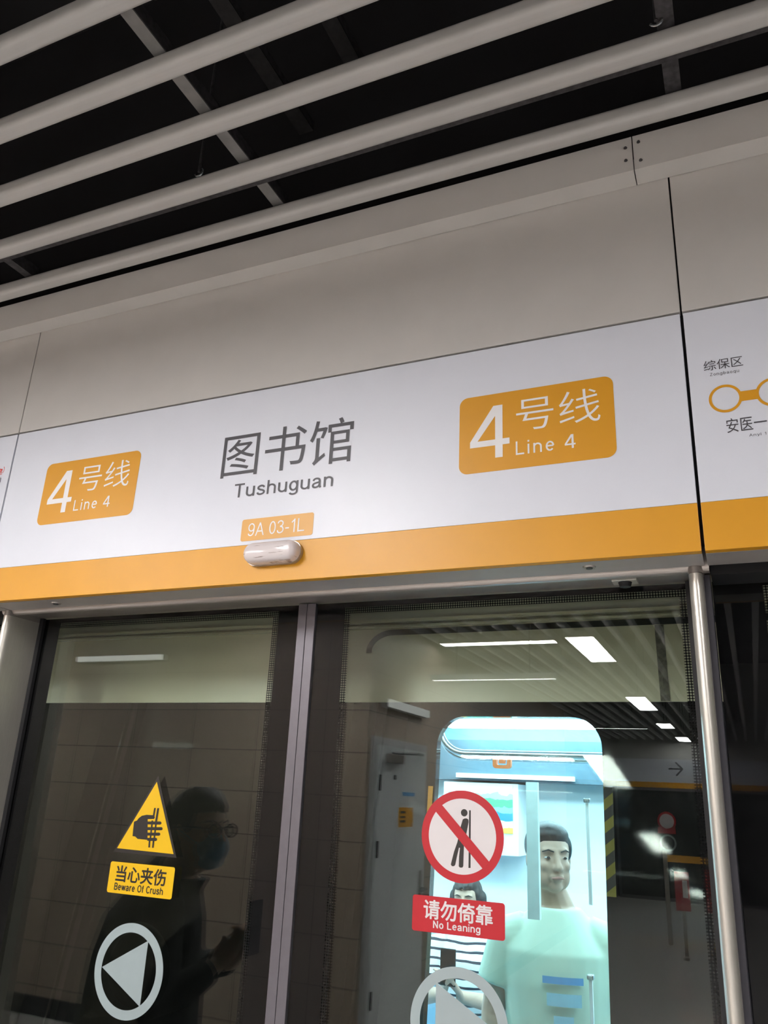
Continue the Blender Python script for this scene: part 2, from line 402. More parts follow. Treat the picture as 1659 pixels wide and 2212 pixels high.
# ------------------------------------------------------------------ lettering
def sp(pts, n=5):
    out = []
    for i in range(len(pts) - 1):
        p0 = pts[max(i - 1, 0)]; p1 = pts[i]; p2 = pts[i + 1]; p3 = pts[min(i + 2, len(pts) - 1)]
        for k in range(n):
            t = k / n
            out.append(tuple(0.5 * ((2 * p1[j]) + (p2[j] - p0[j]) * t + (2 * p0[j] - 5 * p1[j] + 4 * p2[j] - p3[j]) * t * t + (3 * p1[j] - p0[j] - 3 * p2[j] + p3[j]) * t ** 3) for j in (0, 1)))
    return out + [pts[-1]]
def ar(cx, cy, rx, ry, a0, a1, n=14):
    return [(cx + rx * math.cos(math.radians(a0 + (a1 - a0) * i / n)), cy + ry * math.sin(math.radians(a0 + (a1 - a0) * i / n))) for i in range(n + 1)]
GL = {
 'T': (.70, [[(0, .94), (.66, .94)], [(.33, .94), (.33, 0)]]),
 'u': (.62, [[(.5, .72), (.5, 0)], [(.06, .72), (.06, .28)] + ar(.28, .27, .22, .21, 180, 360)]),
 's': (.57, [sp([(.47, .53), (.4, .63), (.26, .665), (.11, .6), (.09, .48), (.2, .395), (.36, .34), (.47, .25), (.44, .12), (.27, .055), (.11, .09), (.05, .2)])]),
 'h': (.62, [[(.06, 1), (.06, 0)], ar(.28, .45, .22, .21, 180, 0) + [(.5, 0)]]),
 'n': (.62, [[(.06, .72), (.06, 0)], ar(.28, .45, .22, .21, 180, 0) + [(.5, 0)]]),
 'g': (.62, [ar(.27, .37, .22, .3, 0, 360, 24), [(.5, .72), (.5, -.05)] + ar(.27, -.05, .23, .17, 0, -160)]),
 'a': (.62, [sp([(.07, .52), (.14, .63), (.28, .665), (.42, .61), (.46, .47)]) + [(.46, .12), (.53, .02)], sp([(.46, .4), (.3, .37), (.12, .31), (.06, .19), (.12, .08), (.25, .055), (.4, .12), (.46, .25)])]),
 'L': (.60, [[(.06, 1), (.06, 0)], [(.06, .06), (.56, .06)]]),
 'i': (.19, [[(.06, .72), (.06, 0)], [(.06, 1), (.06, .87)]]),
 'e': (.60, [[(.06, .38), (.5, .38)], ar(.28, .36, .22, .305, 4, 318, 22)]),
 '4': (.62, [[(.44, 0), (.44, 1)], ('poly', lambda h: [(0, .29 + h), (.115, .29 + h), (.44 - h, .80), (.44 - h, 1.0), (.44 - 1.5 * h, 1.0)]), [(0, .29), (.6, .29)]]),
 '9': (.62, [ar(.3, .67, .23, .275, 0, 360, 24), sp([(.53, .67), (.5, .32), (.41, .12), (.26, .055), (.11, .12), (.07, .22)])]),
 'A': (.70, [[(.02, 0), (.34, .98)], [(.34, .98), (.66, 0)], [(.13, .33), (.55, .33)]]),
 '0': (.60, [ar(.28, .5, .22, .445, 0, 360, 28)]),
 '3': (.60, [sp([(.06, .77), (.13, .9), (.28, .945), (.43, .88), (.47, .73), (.4, .59), (.24, .53)]), sp([(.24, .53), (.42, .48), (.51, .3), (.45, .13), (.28, .055), (.11, .1), (.05, .25)])]),
 '-': (.40, [[(.03, .36), (.33, .36)]]),
 '1': (.50, [[(.3, 0), (.3, 1)], [(.33, .97), (.08, .74)]]),
 'Z': (.68, [[(.05, .94), (.58, .94)], [(.58, .94), (.05, .06)], [(.02, .06), (.63, .06)]]),
 'o': (.60, [ar(.28, .36, .22, .305, 0, 360, 24)]),
 'b': (.62, [[(.06, 1), (.06, 0)], ar(.29, .36, .22, .305, 0, 360, 24)]),
 'q': (.62, [ar(.27, .36, .22, .305, 0, 360, 24), [(.5, .72), (.5, -.28)]]),
 'y': (.56, [[(.03, .72), (.27, .03)], [(.51, .72), (.25, -.07), (.17, -.2), (.05, -.22)]]),
 'N': (.74, [[(.07, 0), (.07, 1)], [(.07, .96), (.6, .04)], [(.6, 0), (.6, 1)]]),
 'B': (.70, [[(.07, 0), (.07, 1)], [(.07, .94), (.36, .94)] + ar(.36, .73, .2, .21, 90, -90) + [(.07, .52)], [(.07, .52), (.38, .52)] + ar(.38, .29, .22, .23, 90, -90) + [(.07, .06)]]),
 'w': (.78, [[(.02, .72), (.2, .02)], [(.2, .02), (.37, .70)], [(.37, .70), (.54, .02)], [(.54, .02), (.72, .72)]]),
 'r': (.38, [[(.06, .72), (.06, 0)], sp([(.06, .4), (.12, .6), (.24, .67), (.34, .64)])]),
 'O': (.78, [ar(.37, .5, .32, .445, 0, 360, 28)]),
 'f': (.34, [[(.14, 0), (.14, .8)] + ar(.28, .8, .14, .145, 180, 85), [(0, .67), (.29, .67)]]),
 'C': (.72, [ar(.37, .5, .31, .445, 42, 318, 24)]),
 ' ': (.30, []),
}
def stroke_tris(pts, hw):
    """mitred ribbon along a polyline"""
    V = [Vector(p) for i, p in enumerate(pts) if i == 0 or (Vector(p) - Vector(pts[i - 1])).length > 1e-5]; closed = (V[0] - V[-1]).length < 1e-4
    if closed: V = V[:-1]
    n = len(V); L, Rr = [], []
    for i in range(n):
        a = V[(i - 1) % n] if (closed or i > 0) else None; b = V[(i + 1) % n] if (closed or i < n - 1) else None
        d1 = (V[i] - a).normalized() if a is not None else None; d2 = (b - V[i]).normalized() if b is not None else None
        d = (d1 + d2).normalized() if d1 is not None and d2 is not None else (d1 or d2)
        nrm = Vector((-d.y, d.x)); k = 1.0
        if d1 is not None and d2 is not None: k = 1 / max(0.5, nrm.dot(Vector((-d2.y, d2.x))))
        L.append(V[i] + nrm * hw * k); Rr.append(V[i] - nrm * hw * k)
    q = [(L[i], Rr[i], Rr[(i + 1) % n], L[(i + 1) % n]) for i in range(n if closed else n - 1)]
    return q
def latin_quads(text, wt, space):
    x = 0; out = []
    for ch in text:
        adv, st = GL[ch]
        for k, s in enumerate(st):
            if s[0] == 'poly':
                out.append((k, [(a + x, b) for a, b in s[1](wt / 2)])); continue
            for q in stroke_tris(s, wt / 2): out.append((k, [(v.x + x, v.y) for v in q]))
        x += adv + space
    return out
def cjk_polys(text, bold, heavy=0.0):
    cu = bpy.data.curves.new('glyphs', 'FONT'); cu.body = text; cu.offset = bold; cu.resolution_u = 6
    o = bpy.data.objects.new('glyphs', cu); C.objects.link(o)
    dg = bpy.context.evaluated_depsgraph_get(); dg.update()
    me = bpy.data.meshes.new_from_object(o.evaluated_get(dg))
    base = [(0, [(me.vertices[i].co.x, me.vertices[i].co.y) for i in p.vertices]) for p in me.polygons]
    out = list(base)
    for k in range(8 if heavy else 0):
        a = math.pi * k / 4; out += [(k + 1, [(x + heavy * math.cos(a), y + heavy * math.sin(a)) for x, y in q]) for _, q in base]
    bpy.data.objects.remove(o); bpy.data.curves.remove(cu); bpy.data.meshes.remove(me)
    return out
def letter(name, polys, rect, fn, m, parent, skew=0.0):
    """fits the glyphs into rect = (x0, x1, z0, z1) on a flat face"""
    xs = [p[0] for _, q in polys for p in q]; ys = [p[1] for _, q in polys for p in q]
    ax, bx, ay, by = min(xs), max(xs), min(ys), max(ys); x0, x1, z0, z1 = rect
    bm = NB()
    for step, q in polys:
        vs = [bm.verts.new(fn(x0 + (p[0] - ax) / (bx - ax) * (x1 - x0), z0 + (p[1] - ay) / (by - ay) * (z1 - z0), -2e-5 * step)) for p in q]
        try: bm.faces.new(vs)
        except ValueError: pass
    me = bpy.data.meshes.new(name); bm.to_mesh(me); bm.free()
    return link(name, me, m, parent)
def R4(pl, pr, Y):
    """rect on plane Y from lower-left and upper-right pixels"""
    a = P(*pl, Y); b = P(*pr, Y); return (a.x, b.x, a.z, b.z)

# ================================================================== SETTING
bm = box(NB(), -16, 12, -14.6, 1.66, -0.1, 0.0); tag(obj('floor', bm, M['floor']), 'pale speckled granite platform floor', kind='structure')
bm = box(NB(), -16, 12, -16, 2.2, 4.6, 4.75); tag(obj('ceiling', bm, M['void']), 'black void above the ceiling slats', kind='structure')
# wall behind the header, dark, up to the void
bm = box(NB(), -16, 12, 1.66, 1.70, 3.10, 4.6); tag(obj('wall_front', bm, M['void']), 'dark wall over the screen door header', kind='structure')
# stone clad core in the middle of the platform, seen mirrored in the doors
CY, CX = 2 * YG - 5.4, -2.525
bm = box(NB(), -13.0, CX, CY - 7.0, CY, 0, 4.6)
core = tag(obj('wall_back', bm, M['tile']), 'brown stone tiled core wall across the platform', kind='structure')
bm = box(NB(), -13.0, CX + 0.012, CY - 7.0, CY + 0.012, 0.0, 0.13); tag(obj('baseboard_back', bm, M['hinge']), 'dark skirting along the core wall', kind='structure')

# ================================================================== CORNICE AND HEADER
YF, ZC0, ZC1 = 1.546, EYE + 1.3805, EYE + 1.478
JX = P(1367, 330, YF).x
for i, (x0, x1, scr) in enumerate(((-5.6, JX - 0.0012, ((1351, 320), (1352, 347))), (JX + 0.0012, 3.6, ((1379, 307), (1384, 346))))):
    bm = NB(); prism_x(bm, [(YF, ZC0), (YF, ZC1), (YF + 0.012, ZC1), (YF + 0.012, ZC0 + 0.012), (1.5985, ZC0 + 0.012), (1.5985, ZC0)], x0, x1)
    t = tag(obj('trim_%d' % (i + 1), bm, M['grey_panel']), 'grey angle cornice above the header, ' + ('long length' if i == 0 else 'length past the riveted joint'), kind='structure')
    for q in scr:
        p = P(*q, YF); b2 = NB(); bmesh.ops.create_cone(b2, cap_ends=True, segments=16, radius1=0.0042, radius2=0.003, depth=0.003, matrix=Matrix.Translation((p.x, YF - 0.0012, p.z)) @ Matrix.Rotation(math.pi / 2, 4, 'X'))
        obj('rivet', b2, M['carrier_dark'], t)

XJR, XJL = -0.0452, -2.0045      # joints right and left of the station name panel
ZP0, ZP1 = EYE + 0.4744, EYE + 1.0125
GP = 0.0032
spans = {'mid': (XJL + GP, XJR - GP), 'right': (XJR + GP, XJR + 1.93), 'left': (XJL - 1.93, XJL - GP)}
for k, lab in (('left', 'blank grey header panel at the left end above the left route sign'), ('mid', 'wide blank grey header panel above the station name sign'), ('right', 'blank grey header panel at the right above the route map sign')):
    x0, x1 = spans[k]
    bm = box(NB(), x0 - 0.0014, x1 + 0.0014, YH, YH + 0.02, ZP1 + 0.0055, EYE + 1.46, 0.0015)
    tag(obj('header_panel', bm, M['grey_panel']), lab, 'panel', 'grey header panels')
# dark backing seen in the joints
bm = box(NB(), -4.0, 1.95, YH + 0.022, YH + 0.04, ZP0 + 0.02, EYE + 1.5)
tag(obj('trim_3', bm, M['dark_gap']), 'dark backing behind the header panel joints', kind='structure')

BAND = EYE + 0.5744
def sign_panel(k, label):
    x0, x1 = spans[k]
    t = thing('platform_sign', label, 'sign', ((x0 + x1) / 2, YH, ZP0), 'white sign panels with orange band')
    obj('sign_face', box(NB(), x0, x1, YH, YH + 0.02, BAND, ZP1, 0.001), M['white_sign'], t)
    tag(obj('colour_band', box(NB(), x0, x1, YH, YH + 0.02, ZP0, BAND - 0.0002, 0.001), M['orange'], t), 'orange band along the foot of the sign')
    rt = tag(obj('bottom_return', box(NB(), x0, x1, YH + 0.0205, YH + 0.107, ZP0 - 0.0005, ZP0 + 0.004), M['return_grey'], t), 'grey metal underside')
    return t, rt
s_mid, ret = sign_panel('mid', 'white station name sign with two orange line badges above the doors')
s_right, _ = sign_panel('right', 'white sign with orange ringed route map at the right edge')
s_left, _ = sign_panel('left', 'white sign cut off at the left edge with red writing')
for q in ((1273, 1224), (121, 1302)):
    p = PZ(*q, ZP0); b2 = NB()
    M4 = Matrix.Translation((p.x, p.y, ZP0 - 0.002))
    bmesh.ops.create_cone(b2, cap_ends=True, segments=24, radius1=0.0125, radius2=0.0145, depth=0.003, matrix=M4)
    lk = obj('lock', b2, M['steel'], ret)
    b2 = NB(); bmesh.ops.create_cone(b2, cap_ends=True, segments=16, radius1=0.007, radius2=0.007, depth=0.002, matrix=Matrix.Translation((p.x, p.y, ZP0 - 0.0042)))
    obj('keyhole', b2, M['hinge'], s_mid)

def badge(tl, br, r):
    a = P(*tl, YH); b = P(*br, YH)
    return a.x, b.x, b.z, a.z
def line_badge(x0, x1, z0, z1, label):
    H = z1 - z0; W = x1 - x0
    b = tag(obj('line_badge', plate(NB(), rrect(x0, x1, z0, z1, 0.075 * H + 0.006), [], onY(YH - 0.0008), 0.0006), M['orange'], s_mid), label)
    fn = onY(YH - 0.0014); g = lambda u0, u1, v0, v1: (x0 + u0 * W, x0 + u1 * W, z0 + v0 * H, z0 + v1 * H)
    letter('big_numeral', latin_quads('4', 0.112, 0), g(0.075, 0.34, 0.165, 0.84), fn, M['white_ink'], b)
    letter('badge_characters', cjk_polys('号线', -0.006), g(0.385, 0.915, 0.46, 0.88), fn, M['white_ink'], b)
    letter('badge_word', latin_quads('Line', 0.115, 0.19), g(0.380, 0.625, 0.165, 0.335), fn, M['white_ink'], b)
    letter('badge_numeral', latin_quads('4', 0.115, 0), g(0.690, 0.757, 0.165, 0.335), fn, M['white_ink'], b)
xa, xb, za, zb = P(92, 1060, YH).x, P(293, 1060, YH).x, P(190, 1125, YH).z, P(200, 992, YH).z
# both badges share one size on the panel
line_badge(-1.848, -1.494, EYE + 0.6945, EYE + 0.8885, 'left orange badge of line 4')
line_badge(-0.548, -0.1965, EYE + 0.6945, EYE + 0.8885, 'right orange badge of line 4')
fn = onY(YH - 0.0008)
TZ0, TZ1 = P(515, 1077, YH).z, P(512, 1046, YH).z
letter('station_characters', cjk_polys('图书馆', 0.0), R4((476, 1033), (766, 901), YH)[:2] + (P(480, 1034, YH).z, P(735, 902, YH).z), fn, M['ink'], s_mid)
letter('station_lettering', latin_quads('Tushuguan', 0.125, 0.085), (P(505, 1075, YH).x, P(719, 1050, YH).x, TZ0 - 0.20 * (TZ1 - TZ0), TZ1), fn, M['ink'], s_mid)
x0, x1 = P(522, 1145, YH).x, P(677, 1130, YH).x
pl = tag(obj('door_code_plate', plate(NB(), rrect(x0, x1, EYE + 0.5845, EYE + 0.6425, 0.006), [], onY(YH - 0.0008), 0.0006), M['pale_orange'], s_mid), 'pale orange door code plate')
W = x1 - x0
letter('code_lettering', latin_quads('9A 03-1L', 0.095, 0.06), (x0 + 0.10 * W, x0 + 0.885 * W, EYE + 0.5955, EYE + 0.631), onY(YH - 0.0014), M['white_ink'], pl)

# route map on the right sign
fn = onY(YH - 0.0008)
letter('route_characters', cjk_polys('综保区', 0.0), R4((1521, 803), (1603, 768), YH), fn, M['ink'], s_right)
letter('route_lettering', latin_quads('Zongbaoqu', 0.10, 0.16), R4((1534, 815), (1596, 797), YH), fn, M['ink'], s_right)
c0 = P(1567, 861, YH); rr = 0.0315
ring_sp = P(1670, 846, YH).x - c0.x
for k in range(3):
    cx = c0.x + k * ring_sp
    obj('station_ring', plate(NB(), circ(cx, c0.z, rr), [circ(cx, c0.z, rr - 0.0055)], onY(YH - 0.0010), 0.0006), M['orange'], s_right)
    if k < 2: obj('route_line', plate(NB(), [(cx + rr - 0.004, c0.z - 0.011), (cx + ring_sp - rr + 0.004, c0.z - 0.011), (cx + ring_sp - rr + 0.004, c0.z + 0.011), (cx + rr - 0.004, c0.z + 0.011)], [], onY(YH - 0.0008), 0.0004), M['orange'], s_right)
r = R4((1571, 937), (1656, 905), YH); h = 0.0315
letter('route_characters', cjk_polys('安医一', 0.0), (r[0], r[1], r[2] + 0.001, r[2] + 0.001 + h), fn, M['ink'], s_right)
letter('route_lettering', latin_quads('Anyi 1', 0.10, 0.16), R4((1619, 945), (1655, 933), YH), fn, M['ink'], s_right)
# red and grey writing at the end of the left sign
r = P(-14, 1022, YH); e = P(5.5, 1022, YH)
letter('route_characters', cjk_polys('建', 0.0, 0.012), (r.x, e.x, r.z - 0.010, r.z + 0.012), fn, M['red_ink'], s_left)
b = P(9, 1015, YH)
q = [(0, [(v.x, v.y) for v in k]) for k in stroke_tris(sp([(0, 1), (.3, .7), (.36, .5), (.3, .3), (0, 0)]), 0.08)]
letter('route_characters', q, (b.x - 0.003, b.x + 0.002, b.z - 0.011, b.z + 0.012), fn, M['red_ink'], s_left)
r = P(-14, 1041, YH)
letter('route_characters', cjk_polys('明', 0.0), (r.x, e.x, r.z - 0.007, r.z + 0.010), fn, M['ink'], s_left)

# white indicator lamp over the doors
a = P(535, 1196, YH); b = P(650, 1196, YH); zc = (P(590, 1166, YH).z + P(590, 1221, YH).z) / 2 - 0.006
lamp = thing('indicator_lamp', 'scuffed white capsule lamp mounted on the orange band below the door code', 'lamp', ((a.x + b.x) / 2, YH, zc - 0.028))
LX0, LX1, LH = a.x + 0.006, b.x + 0.004, 0.0265
obj('lamp_base', prism_y(NB(), rrect(LX0 - 0.002, LX1 + 0.002, zc - LH - 0.002, zc + LH + 0.002, LH + 0.0019, 10), YH - 0.010, YH - 0.0003), M['steel'], lamp)
bm = NB(); prev = None
for d, s in ((0.009, 0), (0.020, 0.0), (0.028, 0.0015), (0.034, 0.005), (0.038, 0.010), (0.040, 0.016)):
    rg = [bm.verts.new((x, YH - d, z)) for x, z in rrect(LX0 + s, LX1 - s, zc - LH + s, zc + LH - s, LH - s - 1e-4, 10)]
    if prev:
        for i in range(len(rg)): bm.faces.new((prev[i], prev[(i + 1) % len(rg)], rg[(i + 1) % len(rg)], rg[i]))
    prev = rg
bm.faces.new(prev)
obj('lamp_cover', bm, M['lens'], lamp, 'auto')

# ================================================================== CEILING SLATS BY THE EDGE
HS = EYE + 1.46
def slat_prof(y, z, w, h, r): return [(p[0], p[1]) for p in rrect(y, y + w, z, z + h, r, 5)]
ords = ['first', 'second', 'third', 'fourth', 'fifth', 'sixth', 'seventh']
for k in range(7):
    yb = 1.0362 * 1.46 - k * 0.1675
    bm = NB(); prism_x(bm, slat_prof(yb - 0.044, HS, 0.044, 0.044, 0.0135), -9, 4.5)
    tag(obj('ceiling_slat', bm, M['slat'], None, 'auto'), ords[k] + ' grey ceiling slat counted out from the cornice', 'ceiling slat', 'ceiling slats along the platform edge')
# cross carriers above the slats and their hangers
def carrier(p0, p1, z, wd, ht, label, m='carrier'):
    a = PZ(*p0, z); b = PZ(*p1, z); d = (b - a).normalized()
    x = (a.x + b.x) / 2
    t = thing('ceiling_carrier', label, 'ceiling carrier', (x, 0.9, z), 'steel carriers above the slats')
    obj('carrier_flange', box(NB(), x - wd / 2, x + wd / 2, 0.2, 1.5, z, z + 0.004), M[m], t)
    obj('carrier_web', box(NB(), x + wd / 2 - 0.004, x + wd / 2, 0.2, 1.5, z + 0.0045, z + ht), M['carrier_dark'], t)
    return t
zc_ = HS + 0.048
carrier((290, 20), (575, 430), zc_, 0.032, 0.04, 'pale steel carrier crossing above the slats near the left top corner')
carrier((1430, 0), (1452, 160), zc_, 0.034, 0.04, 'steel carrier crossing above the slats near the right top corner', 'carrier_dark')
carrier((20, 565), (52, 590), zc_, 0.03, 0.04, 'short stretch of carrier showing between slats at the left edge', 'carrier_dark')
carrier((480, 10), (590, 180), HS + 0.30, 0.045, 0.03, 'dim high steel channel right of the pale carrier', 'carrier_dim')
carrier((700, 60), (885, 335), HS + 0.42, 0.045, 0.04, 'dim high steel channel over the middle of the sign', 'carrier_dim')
for lab, q0, q1 in (('thin hanger rod with a hook left of the pale carrier', (430, 372), (462, 180)), ('thin hanger rod beside the right hand carrier', (1417, 45), (1412, 0))):
    p = PZ(*q0, HS + 0.045)
    t = thing('hanger_rod', lab, 'hanger rod', p, 'ceiling hanger rods')
    tube_b = NB(); tube(tube_b, [p + Vector((0, 0, 0)), p + Vector((0.0, 0.0, 1.1))], 0.004, 8); obj('rod', tube_b, M['carrier_dark'], t)
    hk = NB(); tube(hk, [p + Vector((0.012 * math.cos(a), 0, 0.012 * math.sin(a))) for a in [math.pi * i / 8 for i in range(-7, 3)]], 0.0028, 6); obj('hook', hk, M['rail'], t)
# dusty edge profile lying on the slats
y1 = (P(393, 447, 1).y) / (P(393, 447, 1).z - EYE) * (HS + 0.046 - EYE)
bm = NB(); prism_x(bm, [(y1 - 0.03, HS + 0.046), (y1 + 0.004, HS + 0.046), (y1 + 0.004, HS + 0.08), (y1 + 0.001, HS + 0.08), (y1 + 0.001, HS + 0.049), (y1 - 0.03, HS + 0.049)], -6, 4)
tag(obj('edge_profile', bm, M['carrier_dark']), 'dusty dark steel angle showing along the second slat from the cornice', 'steel profile')

# ================================================================== DOOR FRAME
ZL = ZP0
bm = NB(); prism_x(bm, [(1.709, ZL - 0.001), (1.712, ZL - 0.006)] + [(1.724 + 0.012 * math.cos(a), ZL - 0.004 + 0.008 * math.sin(a)) for a in [math.radians(200 + 14 * i) for i in range(11)]] + [(1.737, ZL + 0.0), (1.846, ZL + 0.0), (1.846, ZL + 0.05), (1.709, ZL + 0.05)], -2.045, -0.0405)
lint = tag(obj('door_lintel', bm, M['steel'], None, 'auto'), 'brushed steel lintel under the station name sign', 'lintel')
# black lintels over the fixed panels
for x0, x1, lab in ((-0.0385, 1.88, 'black frame head over the fixed glass at the right'), (-3.93, -2.047, 'black frame head over the fixed glass at the left')):
    tag(obj('frame_head', box(NB(), x0, x1, 1.74, 1.83, ZL - 0.012, ZL + 0.05), M['rubber']), lab, 'frame', 'frame heads over the fixed glass')
# posts
def post(xin, xout, label):
    """rounded nose stainless post; xin is the face towards the door"""
    s = 1 if xin > xout else -1
    xo = xout + s * 0.012
    t = thing('door_post', label, 'door post', ((xin + xout) / 2, 1.76, 0), 'stainless door posts')
    cx = (xin + xo) / 2; hw = abs(xin - xo) / 2
    prof = [(cx + hw * math.cos(a), 1.718 + 0.020 * math.sin(a)) for a in [math.pi + math.pi * i / 14 for i in range(15)]] + [(cx + hw, 1.83), (cx - hw, 1.83)]
    obj('post_nose', prism_z(NB(), prof, 0.0, ZL - 0.016), M['post_steel'], t, 'auto')
    prof2 = [(cx + (hw + 0.0012) * math.cos(a), 1.719 + 0.020 * math.sin(a)) for a in [math.pi + math.pi * i / 14 for i in range(15)]] + [(cx + hw + .0012, 1.83), (cx - hw - .0012, 1.83)]
    tag(obj('post_cap', prism_z(NB(), prof2, ZL - 0.0155, ZL - 0.0005), M['steel'], t, 'auto'), 'brushed steel cap')
    a, b = sorted((xo, xout)); tag(obj('post_gasket', box(NB(), a, b, 1.738, 1.83, 0, ZL - 0.0125), M['slate'], t), 'dark slate outer strip')
post(-0.0815, -0.0415, 'stainless rounded post at the right of the doorway')
post(-2.003, -2.043, 'stainless rounded post at the left edge of the doorway')
# sensor under the lintel
c = PZ(1350, 1252, ZL - 0.001)
t = thing('door_sensor', 'small black sensor with lens under the lintel near the right post', 'sensor', (c.x, c.y, ZL))
obj('sensor_plate', box(NB(), c.x - 0.027, c.x + 0.027, c.y - 0.020, c.y + 0.020, ZL - 0.008, ZL - 0.0011, 0.001), M['post_steel'], t)
bm = NB(); bmesh.ops.create_cone(bm, cap_ends=True, segments=28, radius1=0.012, radius2=0.0155, depth=0.012, matrix=Matrix.Translation((c.x, c.y - 0.001, ZL - 0.012))); obj('sensor_body', bm, M['rubber'], t, 'auto')
bm = NB(); ell(bm, (c.x, c.y - 0.001, ZL - 0.0175), (0.008, 0.008, 0.004)); obj('sensor_lens', bm, M['glass'], t, True)

# ------------------------------------------------------------------ sliding doors
ZD1, ZD0 = EYE + 0.472, 0.015
CLX = {'left': (-1.932, -1.157), 'right': (-0.923, -0.1105)}
CT, CB = EYE + 0.4425, 0.28
MID = -1.0472
def pane(name, x0, x1, z0, z1, y, parent, th=0.005, m='glass'):
    o = obj(name, box(NB(), x0, x1, y, y + th, z0, z1), M['glass_body'], parent)
    o.data.materials.append(M[m])
    for p in o.data.polygons:
        if p.normal.y < -0.9: p.material_index = 1
    return o
def sliding_door(k, x0, x1, label):
    t = thing('sliding_door', label, 'screen door', ((x0 + x1) / 2, YG, 0), 'glass platform screen doors')
    cx0, cx1 = CLX[k]
    inner = (x0, x1 - 0.026) if k == 'left' else (x0 + 0.026, x1)
    pane('glass_pane', inner[0], inner[1], ZD0, ZD1, YG, t)
    pane('inner_pane', cx0 - 0.021, cx1 + 0.021, CB - 0.021, CT + 0.021, YG + 0.013, t, m='glass_reflective')  # extra sheet added for stronger reflections in the clear glass
    fo = [(inner[0], ZD0), (inner[1], ZD0), (inner[1], ZD1), (inner[0], ZD1)]
    D = 0.016
    h1 = [(cx0 - D, CB - D), (cx1 + D, CB - D), (cx1 + D, CT + D), (cx0 - D, CT + D)]
    dl = 0.0 if k == 'left' else D          # the left leaf has no dots on its outer edge
    hole = [(cx0 - (D if dl else 0), CB - D), (cx1 + D, CB - D), (cx1 + D, CT + D), (cx0 - (D if dl else 0), CT + D)]
    obj('black_border', plate(NB(), fo, [hole], onY(YG + 0.0056), 0.001), M['frit'], t)
    e = 0.0003
    ho = [(hole[0][0] + e, hole[0][1] + e), (hole[1][0] - e, hole[1][1] + e), (hole[2][0] - e, hole[2][1] - e), (hole[3][0] + e, hole[3][1] - e)]
    hi = [(cx0 + (0 if dl else 0.001), CB), (cx1, CB), (cx1, CT), (cx0 + (0 if dl else 0.001), CT)]
    tag(obj('dotted_edge', plate(NB(), ho, [hi], onY(YG + 0.0056), 0), M['dots'], t), 'fading black dots round the clear glass')
    sx = (x1 - 0.0255, x1) if k == 'left' else (x0, x0 + 0.0255)
    obj('meeting_stile', box(NB(), sx[0], sx[1], YG - 0.006, YG + 0.022, ZD0, ZD1, 0.001), M['stile'], t)
    ex = (x0, x0 + 0.014) if k == 'left' else (x1 - 0.012, x1)
    obj('edge_gasket', box(NB(), ex[0], ex[1], YG - 0.012, YG - 0.0005, ZD0, ZD1), M['rubber'], t)
    return t
d_left = sliding_door('left', -2.0015, MID - 0.0006, 'left glass sliding door with yellow crush warning and left arrow')
d_right = sliding_door('right', MID + 0.0006, -0.083, 'right glass sliding door with red no leaning sign and right arrow')
ST = YG - 0.0009
def pl_(px): return [(P(x, y, ST).x, P(x, y, ST).z) for x, y in px]
def sticker(name, outline, m, parent, holes=(), off=0.0, label=None):
    o = obj(name, plate(NB(), outline, list(holes), onY(ST - off), 0.0005), m, parent)
    if label: o['label'] = label
    return o
# crush warning triangle (outlines traced on the glass)
tri = sticker('warning_triangle', pl_([(339, 1689), (253, 1832), (375, 1845)]), M['yellow'], d_left, off=0.0006, label='yellow crush warning triangle')
bo = pl_([(342, 1676), (245, 1840), (381, 1853)])
sticker('triangle_border', bo, M['sticker_black'], tri, label='thin black border')
Z6 = lambda q: [(x / 2.37, 1650 + y / 2.37) for x, y in q]
SY = ST - 0.0012
def mark(name, px, parent, m, off=0.0014):
    return obj(name, plate(NB(), pl_(px), [], onY(ST - off), 0.0003), m, parent)
hand = [Z6([(688, 296), (703, 290), (712, 278), (728, 266), (752, 261), (790, 263), (795, 275), (790, 282), (758, 283), (757, 389), (735, 387), (706, 384), (694, 372), (680, 370), (684, 330)])]
for y0, x1 in ((303, 828), (332, 834), (360, 822), (387, 806)):
    hand.append(Z6([(756, y0 - 8), (x1 - 5, y0 - 8), (x1, y0 - 4), (x1, y0 + 4), (x1 - 6, y0 + 8), (756, y0 + 7)]))
hand += [Z6([(791, 226), (800, 226), (790, 282), (781, 282)]), Z6([(807, 227), (817, 227), (805, 298), (795, 298)]),
         Z6([(778, 290), (786, 290), (776, 380), (768, 380)]), Z6([(798, 290), (806, 290), (796, 380), (788, 380)]),
         Z6([(764, 392), (772, 392), (769, 428), (761, 428)]), Z6([(784, 392), (792, 392), (788, 430), (780, 430)])]
bm = NB()
for i, h_ in enumerate(hand): plate(bm, pl_(h_), [], onY(ST - 0.0014 - 0.00002 * i), 0)
obj('hand_symbol', bm, M['sticker_black'], tri)
def tag_rect(name, tl, tr, br, bl, r, m, parent, label):
    q = pl_([tl, tr, br, bl]); x0 = (q[0][0] + q[3][0]) / 2; x1 = (q[1][0] + q[2][0]) / 2; z1 = (q[0][1] + q[1][1]) / 2; z0 = (q[2][1] + q[3][1]) / 2
    return sticker(name, rrect(x0, x1, z0, z1, r), m, parent, off=0.0006, label=label), (x0, x1, z0, z1)
wl, rc = tag_rect('warning_label', (241, 1859), (379, 1875), (370, 1943), (230, 1927), 0.006, M['yellow'], d_left, 'yellow rectangular crush warning label')
def sub(rc, u0, u1, v0, v1):
    x0, x1, z0, z1 = rc; return (x0 + u0 * (x1 - x0), x0 + u1 * (x1 - x0), z0 + v0 * (z1 - z0), z0 + v1 * (z1 - z0))
letter('warning_characters', cjk_polys('当心夹伤', 0.0, 0.02), sub(rc, 0.11, 0.885, 0.37, 0.90), onY(SY), M['sticker_black'], wl)
